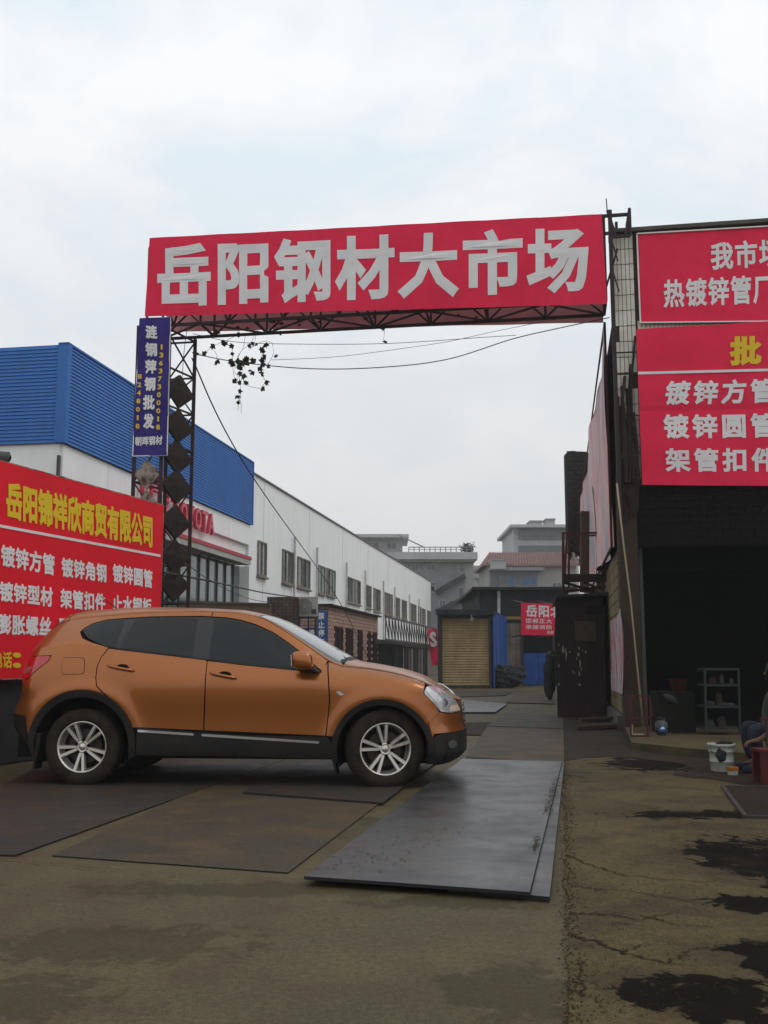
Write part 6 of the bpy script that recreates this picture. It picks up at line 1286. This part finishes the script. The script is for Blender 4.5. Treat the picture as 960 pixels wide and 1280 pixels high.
for side in (-1, 1):
    P = lambda name, poly, m, off=0.0, **k: panel(name, poly, M[m] if isinstance(m, str) else m, off, side=side, **k)
    # dark inner shell
    sh = [(-.62, .34)] + [(RA[0] - .42, .34)] + arc(*RA, .43, 180, 0) + [(.43, .26), (2.22, .26)] + arc(*FA, .39, 180, 0) + [(3.03, .2), (3.2, .2)]
    shu = [(inv(x, z), z) for x, z in sh] + [(3.345, .25), (3.345, .70)] + zline(3.345, -.825, lambda u: zRl(u) - .002, 90) + [(-.825, .55), (-.825, .42)]
    panel('inner_shell', shu, M['gapshade'], -.012, side=side, isu=True, thick=0)
    # painted panels
    sillt = lambda x: .507 + (x - .487) * (.445 - .507) / (2.157 - .487)
    raT = [(x, z) for x, z in arc(*RA, ro, 180, 0) ]
    # rear door lower
    ra2 = [(x, z) for x, z in arc(*RA, ro + G_, 60, 20, 12)]
    P('rear_door', [(.205, 1.185), (.150, 1.11), (.122, 1.03), (.118, .93), (.135, .86)] + [p for p in ra2 if p[0] > .2] + [(.487, .507), (1.078, sillt(1.078)), (1.086, .75), (1.090, 1.02), (1.090, 1.075)] + zline(1.07, .33, lambda x: 1.088 + (1.06 - x) * (1.172 - 1.092) / .73, 8), 'paint')
    P('front_door', [(1.098, 1.075), (1.098, .75), (1.090, sillt(1.09)), (2.146, sillt(2.146)), (2.165, .60), (2.178, .751), (2.165, .921), (2.143, 1.058), (2.10, .984), (2.043, .980), (1.711, 1.014), (1.376, 1.046)], 'paint')
    fa = [p for p in arc(*FA, fo, 155, 18, 24)]
    P('fender', [(2.190, .751), (2.174, .60), (2.158, sillt(2.15))] + [(2.215, .44)] + [p for p in arc(*FA, fo, 165, 8, 30)] + [(3.02, .55), (3.118, .634), (3.063, .726), (2.986, .806), (2.996, .872)] + [(inv_x, z) for inv_x, z in zline(2.99, 2.29, lambda x: zRl(x) - .004, 16)] + [(2.16, 1.066), (2.153, 1.066), (2.176, .921)], 'paint')
    ftop = zline(2.996, 3.18, lambda x: zRl(x) - .012, 6)
    bump = [(inv(x, z), z) for x, z in [(3.122, .632), (3.03, .556)] + [p for p in arc(*FA, fo, 12, 14, 1)] + [(3.076, .46), (3.12, .463)]] + [(3.345, .464), (3.345, .70), (3.30, .735), (inv(3.262, .735), .735), (inv(3.303, .62), .62), (inv(3.20, .62), .62), (inv(3.12, .637), .637)]
    panel('front_bumper', bump, M['paint'], 0, side=side, isu=True)
    lowf = [(inv(x, z), z) for x, z in arc(*FA, fo + .003, 14, -16, 8)] + [(inv(3.07, .19), .19), (inv(3.2, .19), .19), (3.345, .22), (3.345, .455), (inv(3.125, .455), .455)]
    panel('bumper_cladding', lowf, M['clad'], .006, side=side, isu=True)
    # headlamp
    hl = rnd([(2.990, .806), (3.013, .862), (3.104, .849), (3.190, .793), (3.257, .722), (3.298, .629), (3.199, .628), (3.123, .646), (3.068, .724)], .02)
    h_ = P('headlight', hl, 'lens', .004)
    for cx_, cz_, r_ in ((3.07, .79, .034), (3.15, .715, .036)): P('reflector', [(cx_ + r_ * math.cos(t * .524), cz_ + r_ * math.sin(t * .524)) for t in range(12)], 'chrome', .007, parent=h_)
    P('indicator_lens', [(3.20, .64), (3.285, .64), (3.265, .69), (3.215, .69)], mat('amber_lens', (.62, .50, .36), .15) if side == -1 else bpy.data.materials['amber_lens'], .007, parent=h_)
    P('reflector_frame', [(3.0, .825), (3.03, .845), (3.10, .73), (3.15, .66), (3.12, .655), (3.075, .74)], 'chrome', .0075, parent=h_)
    # quarter panel + roof side
    wtop = [(-.084, 1.357), (-.026, 1.402), (.099, 1.438), (.284, 1.452), (.513, 1.465), (.976, 1.469), (1.20, 1.455), (1.341, 1.432), (1.480, 1.391), (1.640, 1.321), (1.796, 1.221), (1.909, 1.140), (2.06, 1.015), (2.118, .975)]
    wtop_u = [(x, z + .012) for x, z in wtop]
    q = [(-.755, .90)] 
    qp = [(-.825, .62), (-.825, .74)] + [(inv(-.628, .915), .915), (inv(-.52, .915), .915), (inv(-.43, .99), .99), (inv(-.325, 1.075), 1.075), (inv(-.305, 1.128), 1.128), (inv(-.605, 1.112), 1.112)] + [(-.825, 1.05)]
    taill = [(-.825, .90)]
    body = [(-.826, .615), (-.826, .915), (inv(-.52, .917), .917), (inv(-.432, .990), .990), (inv(-.328, 1.073), 1.073), (inv(-.306, 1.128), 1.128), (inv(-.60, 1.113), 1.113), (-.826, 1.085 if zRl(-.826) > 1.09 else zRl(-.826) - .003)]
    rail_u = zline(-.80, 2.14, lambda u: zRl(u) - .003, 70)
    body += rail_u + [(2.13, 1.05), (2.12, 1.0)] + wtop_u[::-1] + [(-.105, 1.335), (-.055, 1.275), (.05, 1.235), (.19, 1.196)] + [(.197, 1.192), (.142, 1.11), (.113, 1.03), (.109, .93), (.127, .855)] + [p for p in arc(*RA, ro + G_, 66, 172, 26)] + [(-.52, .60), (inv(-.70, .612), .612)]
    panel('quarter_panel', body, M['paint'], 0, side=side, isu=True)
    tl = rnd([(-.745, 1.085), (-.60, 1.106), (-.313, 1.121), (-.332, 1.075), (-.435, .995), (-.52, .922), (-.62, .920), (-.75, .920)], .015)
    o = panel('tail_light', [(max(inv(x, z), -.824), z) for x, z in tl], M['tail'], .006, side=side, isu=True)
    P('reversing_lens', [(-.60, 1.01), (-.47, 1.03), (-.50, .98), (-.58, .96)], mat('pale_red_lens', (.45, .10, .09), .15) if side == -1 else bpy.data.materials['pale_red_lens'], .009, parent=o)
    low = [(inv(x, z), z) for x, z in arc(*RA, ro + .003, 176, 196, 8)] + [(inv(-.46, .30), .30), (inv(-.60, .33), .33), (-.825, .44), (-.825, .605), (inv(-.70, .605), .605), (inv(-.52, .595), .595)]
    panel('bumper_cladding', low, M['clad'], .006, side=side, isu=True)
    # fuel flap: outline groove + lid
    fl = rnd([(-.205, 1.105), (-.005, 1.105), (.005, .965), (-.195, .960)], .035, 4)
    if side == -1:
        P('fuel_door_gap', rnd([(-.2085, 1.1085), (-.0015, 1.1085), (.0085, .9615), (-.1985, .9565)], .037, 4), 'gapshade', .002, thick=0); P('fuel_door', fl, 'paint', .005, thick=.004)
    # glazing
    dlo = wtop + [(2.106, .980), (2.043, .983), (1.711, 1.019), (1.376, 1.051), (1.061, 1.093), (.328, 1.177), (.196, 1.199), (.084, 1.240), (-.013, 1.285), (-.060, 1.325)]
    base_ = P('window_trim', dlo, 'bpillar', .002)
    P('quarter_window', rnd([(-.072, 1.348), (-.02, 1.390), (.099, 1.427), (.272, 1.441), (.262, 1.19), (.196, 1.207), (.09, 1.248), (-.005, 1.292), (-.05, 1.33)], .02), 'glass', .005)
    P('rear_window', rnd([(.375, 1.446), (.513, 1.455), (.945, 1.459), (.955, 1.112), (.30, 1.186)], .02), 'glass', .005)
    P('front_window', rnd([(1.105, 1.453), (1.2, 1.446), (1.341, 1.422), (1.480, 1.381), (1.640, 1.310), (1.796, 1.211), (1.905, 1.125), (1.905, 1.006), (1.711, 1.028), (1.376, 1.060), (1.105, 1.095)], .02), 'glass', .005)
    P('corner_window', rnd([(1.925, 1.105), (2.04, 1.01), (2.08, .987), (1.925, 1.002)], .012), 'glass', .005)
    # door seams over the window line and window-sill strip
    P('door_seam', [(1.066, 1.474), (1.074, 1.474), (1.078, 1.515), (1.070, 1.515)], 'gapshade', .001, thick=0)
    P('sill_strip', [(.196, 1.193), (.33, 1.171), (1.061, 1.087), (1.376, 1.045), (1.711, 1.013), (2.1, .977), (2.1, .984), (1.711, 1.021), (1.376, 1.053), (1.061, 1.095), (.33, 1.179), (.196, 1.201)], 'clad', .007)
    # handles
    for x0, z0, x1, z1 in ((.213, 1.036, .452, .992), (1.131, .975, 1.366, .928)):
        mx_, mz_ = (x0 + x1) / 2, (z0 + z1) / 2; cup = [(mx_ + .01 + .062 * math.cos(t * math.pi / 16), mz_ + .002 + .034 * math.sin(t * math.pi / 16)) for t in range(17)]
        P('handle_shade', cup, 'gapshade', .001, thick=0)  # flat dark patch painted as the shade behind the handle
        g = MB(); n = 10; pts = []
        for k in range(n + 1): t = k / n; x = x0 + (x1 - x0) * t; z = z0 + (z1 - z0) * t; w = halfw(inv(x, z), z) + .010 + .026 * math.sin(math.pi * t) ** .5; pts.append(carw(x, w, z, side))
        g.tube(pts, [.008] + [.0135] * (n - 1) + [.008], 8); g.build('door_handle', M['paint'], car, True)
    # repeater
    P('side_repeater', rnd([(2.235, .815), (2.27, .822), (2.312, .79), (2.275, .782)], .012), 'chrome', .006)
    # arch trims, sill
    P('arch_trim', arc(*RA, ro, -8, 188, 44) + arc(*RA, rI, 196, -16, 44), 'clad', .010, thick=.05)
    P('arch_trim', arc(*FA, fo, -14, 190, 44) + arc(*FA, fI, 196, -16, 44), 'clad', .010, thick=.05)
    P('sill_cladding', [(.497, .268), (.502, .503), (1.41, .442), (2.165, .434), (2.19, .40), (2.235, .27), (2.165, .248), (1.41, .266)], 'clad', .006, thick=.04)
    P('sill_strip', rnd([(.507, .487), (1.0, .458), (1.004, .438), (.507, .466)], .008), 'chrome', .014); P('sill_strip', rnd([(1.072, .455), (2.098, .397), (2.096, .377), (1.072, .433)], .008), 'chrome', .014)
    # wheel-well liners
    for (cx, cz), r in ((RA, .43), (FA, .392)):
        g = MB(); n = 26; a = [carw(cx + r * math.cos(math.radians(-20 + 220 * k / n)), .865, cz + r * math.sin(math.radians(-20 + 220 * k / n)), side) for k in range(n + 1)]; b = [p - LX * side * .36 for p in a]
        g.add(a + b, [(k, k + 1, n + 2 + k, n + 1 + k) for k in range(n)]); g.add(b, [tuple(range(n + 1))]); g.build('wheel_liner', M['gapshade'], car, fix=False)
    # mirror
    bm = bmesh.new(); bmesh.ops.create_uvsphere(bm, u_segments=28, v_segments=16, radius=1)
    for v in bm.verts:
        c = v.co; f = lambda t, p: math.copysign(abs(t) ** p, t); c.x, c.y, c.z = f(c.x, .55) * .088, f(c.y, .6) * .085, f(c.z, .6) * .076
        c.x += -c.z * .15
    me = bpy.data.meshes.new('mir')
    for v in bm.verts: v.co = carw(1.962 + v.co.x, .985 + v.co.y * 1.0, 1.083 + v.co.z, side)
    bmesh.ops.recalc_face_normals(bm, faces=bm.faces); bm.to_mesh(me); bm.free(); o = link('mirror', me, M['paint'], car, True)
    g = MB(); g.hexa([carw(1.92, .82, .97, side), carw(2.10, .83, .965, side), carw(2.03, 1.02, 1.015, side), carw(1.92, 1.02, 1.02, side), carw(1.94, .80, 1.01, side), carw(2.07, .81, 1.0, side), carw(2.02, 1.0, 1.05, side), carw(1.94, 1.0, 1.05, side)]); g.build('mirror_foot', M['clad'], o)
    g = MB(); g.hexa([carw(1.874, .925, 1.035, side), carw(1.874, 1.045, 1.035, side), carw(1.880, 1.045, 1.035, side), carw(1.880, .925, 1.035, side), carw(1.868, .925, 1.13, side), carw(1.868, 1.045, 1.13, side), carw(1.874, 1.045, 1.13, side), carw(1.874, .925, 1.13, side)]); g.build('mirror_glass', M['chrome'], o)
    # mudflaps
    g = MB(); g.hexa([carw(2.235, .70, .12, side), carw(2.235, .865, .12, side), carw(2.25, .865, .12, side), carw(2.25, .70, .12, side), carw(2.16, .70, .40, side), carw(2.16, .868, .40, side), carw(2.20, .868, .40, side), carw(2.20, .70, .40, side)]); g.build('mudflap', M['clad'], car)
    g = MB(); g.hexa([carw(-.44, .70, .14, side), carw(-.44, .85, .14, side), carw(-.42, .85, .14, side), carw(-.42, .70, .14, side), carw(-.41, .70, .45, side), carw(-.41, .862, .45, side), carw(-.37, .862, .45, side), carw(-.37, .70, .45, side)]); g.build('mudflap', M['clad'], car)
    # fog lamp
    P('fog_lamp', [(3.22 + .035 * math.cos(t * .524), .36 + .035 * math.sin(t * .524)) for t in range(12)], 'greypost', .012)
    # roof rail
# shared upper surfaces
crown('roof', -.262, 1.498, M['paint']); crown('windscreen', 1.515, 2.262, M['wscreen'], .08, 1.0, .002); crown('windscreen_frame', 1.502, 2.275, M['bpillar'], 0, 1, -.004)
crown('a_pillar', 1.50, 2.285, M['paint'], 0.0, .10, .003, na=3)
crown('bonnet', 2.29, 3.22, M['paint'], .06, 1.0, .002, na=16); crown('fender_top', 2.285, 3.349, M['paint'], 0, .30, -.002, na=6); crown('nose_panel', 3.225, 3.349, M['paint'], .0, 1, -.001)
crown('spoiler', -.315, -.266, M['paint'], 0, 1, .004); crown('rear_windscreen', -.66, -.335, M['glass'], .15, 1, .002); crown('tailgate', -.829, -.320, M['paint'], 0, 1, -.004)
# cowl, wipers
g = MB()
for s in (-1, 1): g.tube([carw(2.27, .55 * s + .1, 1.075 + .02, 1), carw(2.20, .25 * s, 1.135, 1), carw(2.13, .05 * s - .02, 1.185, 1)], .008, 5)
g.build('wiper', M['clad'], car)
g = MB(); n = 14
for k in range(n):
    y0, y1 = -.66 + 1.32 * k / n, -.66 + 1.32 * (k + 1) / n - .01; f = lambda y: zRl(2.27) + (zT(2.27) - zRl(2.27)) * math.sqrt(max(0, 1 - (y / .74) ** 2)); g.add([carw(2.245, y0, f(y0) + .012, 1), carw(2.245, y1, f(y1) + .012, 1), carw(2.315, y1, f(y1) - .018, 1), carw(2.315, y0, f(y0) - .018, 1)], [(0, 1, 2, 3)])
g.build('cowl', M['clad'], car, fix=False)
# antenna on the roof rear
g = MB(); g.tube([carw(-.02, 0, 1.57, 1), carw(-.2, 0, 1.70, 1)], [.006, .003], 5); g.build('antenna', M['clad'], car)
# grille, number-plate recess and underbody
g = MB(); 
for k in range(5): z = .50 + k * .045; g.bar(carw(3.335 - k * .004, -.30, z), carw(3.335 - k * .004, .30, z), .012)
g.build('grille', M['clad'], car)
g = MB(); g.hexa([carw(-.55, .78, .22, -1), carw(3.05, .78, .20, -1), carw(3.05, .78, .20, 1), carw(-.55, .78, .22, 1), carw(-.55, .5, .40, -1), carw(3.05, .5, .40, -1), carw(3.05, .5, .40, 1), carw(-.55, .5, .40, 1)])
g = MB()
for x0, x1, w in ((-.6, -.46, .8), (-.42, .42, .46), (.46, 2.19, .82), (2.2, 3.04, .46), (3.05, 3.18, .7)): g.hexa([carw(x0, w, .24, -1), carw(x1, w, .24, -1), carw(x1, w, .24, 1), carw(x0, w, .24, 1), carw(x0, w, .42, -1), carw(x1, w, .42, -1), carw(x1, w, .42, 1), carw(x0, w, .42, 1)])
g.build('underbody', M['gapshade'], car)
g = MB(); g.tube([carw(-.6, .45, .22, -1), carw(.3, .4, .25, -1)], .035, 10); g.lathe(carw(-.45, .35, .26, -1), FX, [(-.15, .0), (-.15, .09), (.3, .09), (.3, 0)], 12); g.build('exhaust', M['darkmetal'], car)
# wheels
def wheel(cx, side, steer):
    c = carw(cx, .765, .333, side); ax = LX * side; Rm = Matrix.Rotation(steer, 3, 'Z'); ax = Rm @ ax; fx = Rm @ FX; tr = .333; hw = .108
    W = lambda a, r, h: c + (fx * math.cos(a) + UP * math.sin(a)) * r + ax * h
    hub = MB(); hub.lathe(c, ax, [(-hw + .02, .0), (-hw + .02, .20), (-.02, .205), (.05, .214), (.088, .222), (.095, .222), (.095, .212), (.075, .205), (.02, .198), (.0, .19), (.0, 0)], 56); w = hub.build('wheel', M['rim'], car, True, loc=c)
    t = MB(); t.lathe(c, ax, [(-hw + .01, .215), (-hw, .26), (-hw + .012, .305), (-hw + .035, .326), (-.06, .332), (.06, .332), (hw - .028, .326), (hw - .010, .310), (hw - .001, .275), (hw - .002, .245), (hw - .012, .226), (hw - .02, .215)], 72); ty = t.build('tyre', M['tyre'], w, True)
    tb = MB()
    for k in range(60):
        a = k * 2 * math.pi / 60
        for s_, h0, h1 in ((1, .045, .092), (-1, -.092, -.045), (0, -.03, .03)):
            a2 = a + (.02 * s_) + (.05 if s_ == 0 else 0); tb.hexa([W(a2, .322, h0), W(a2 + .07, .322, h0), W(a2 + .07, .322, h1), W(a2, .322, h1), W(a2, .334, h0), W(a2 + .07, .334, h0), W(a2 + .07, .332, h1 - .006 * s_), W(a2, .332, h1 - .006 * s_)])
    tag(tb.build('tread', M['tyre'], w), kind='stuff')
    d = MB(); d.lathe(c, ax, [(.004, 0), (.004, .15), (.012, .15), (.012, 0)], 40); d.build('brake_disc', M['brass'], w)
    d = MB(); d.lathe(c, ax, [(.001, 0), (.0015, .197)], 40); d.build('shade_disc', M['gapshade'], w)  # black disc added as the shade behind the spokes
    s5 = MB()
    for k in range(5):
        a = math.radians(90 + 72 * k + (8 if cx > 1 else 30))
        for sg in (-1, 1):   # each spoke forks into a narrow V
            a0, a1 = a + sg * .20, a + sg * .185
            def pt(r, aa, tw, h): return W(aa + tw / r, r, h)
            s5.hexa([pt(.045, a0, -.014, .035), pt(.045, a0, .014, .035), pt(.216, a1, .019, .052), pt(.216, a1, -.019, .052), pt(.045, a0, -.011, .074), pt(.045, a0, .011, .074), pt(.216, a1, .013, .088), pt(.216, a1, -.013, .088)])
    sp_ = s5.build('spokes', M['rim'], w)
    h = MB(); h.lathe(c, ax, [(.03, .062), (.068, .060), (.078, .048), (.080, .034), (.074, .033), (.080, .030), (.084, .0)], 30); h.build('hub_cap', M['rim'], w, True)
    for k in range(5): a = math.radians(90 + 72 * k + 36 + (8 if cx > 1 else 30)); h = MB(); h.lathe(W(a, .058, .06), ax, [(0, .015), (.020, .015), (.021, .008), (.012, .0)], 10); h.build('wheel_nut', M['gapshade'], w)
    return w
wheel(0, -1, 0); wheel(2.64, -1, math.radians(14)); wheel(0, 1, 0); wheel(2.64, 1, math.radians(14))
# ================================================================== HAZE
hz = MB(); hz.box((-155, -35, -1), (310, 0, 0), (0, 215, 0), UP * 30); ho = hz.build('haze', None, loc=(0, 0, -1)); ho['kind'] = 'stuff'; ho['label'] = 'thin grey haze over the lane and far buildings'
hm = bpy.data.materials.new('haze_air'); hm.use_nodes = True; nt = hm.node_tree; nt.nodes.remove(nt.nodes['Principled BSDF']); pv = nt.nodes.new('ShaderNodeVolumePrincipled'); pv.inputs['Color'].default_value = (.9, .91, .93, 1); pv.inputs['Density'].default_value = 0.0012; pv.inputs['Anisotropy'].default_value = 0.2; nt.links.new(pv.outputs[0], nt.nodes['Material Output'].inputs['Volume']); ho.data.materials.append(hm)

# groups for the remaining repeats
for base_n, gname in (('cable', 'cables strung at the gate'), ('shop_banner', 'red banners on the shop front'), ('timber_board', 'boards piled by the kiosk'), ('wall_sign', 'blue signs on the brick hut')):
    for o in bpy.data.objects:
        if o.parent is None and (o.name == base_n or o.name.startswith(base_n + '.')) and o.get('category'): o['group'] = gname
for o in bpy.data.objects:
    if o.parent is None and o.get('category') in ('bottle', 'tin', 'cup', 'jar', 'plate', 'bowl', 'mug', 'box') and 'shelf' in o.get('label', ''): o['group'] = 'odds and ends on the metal shelf'
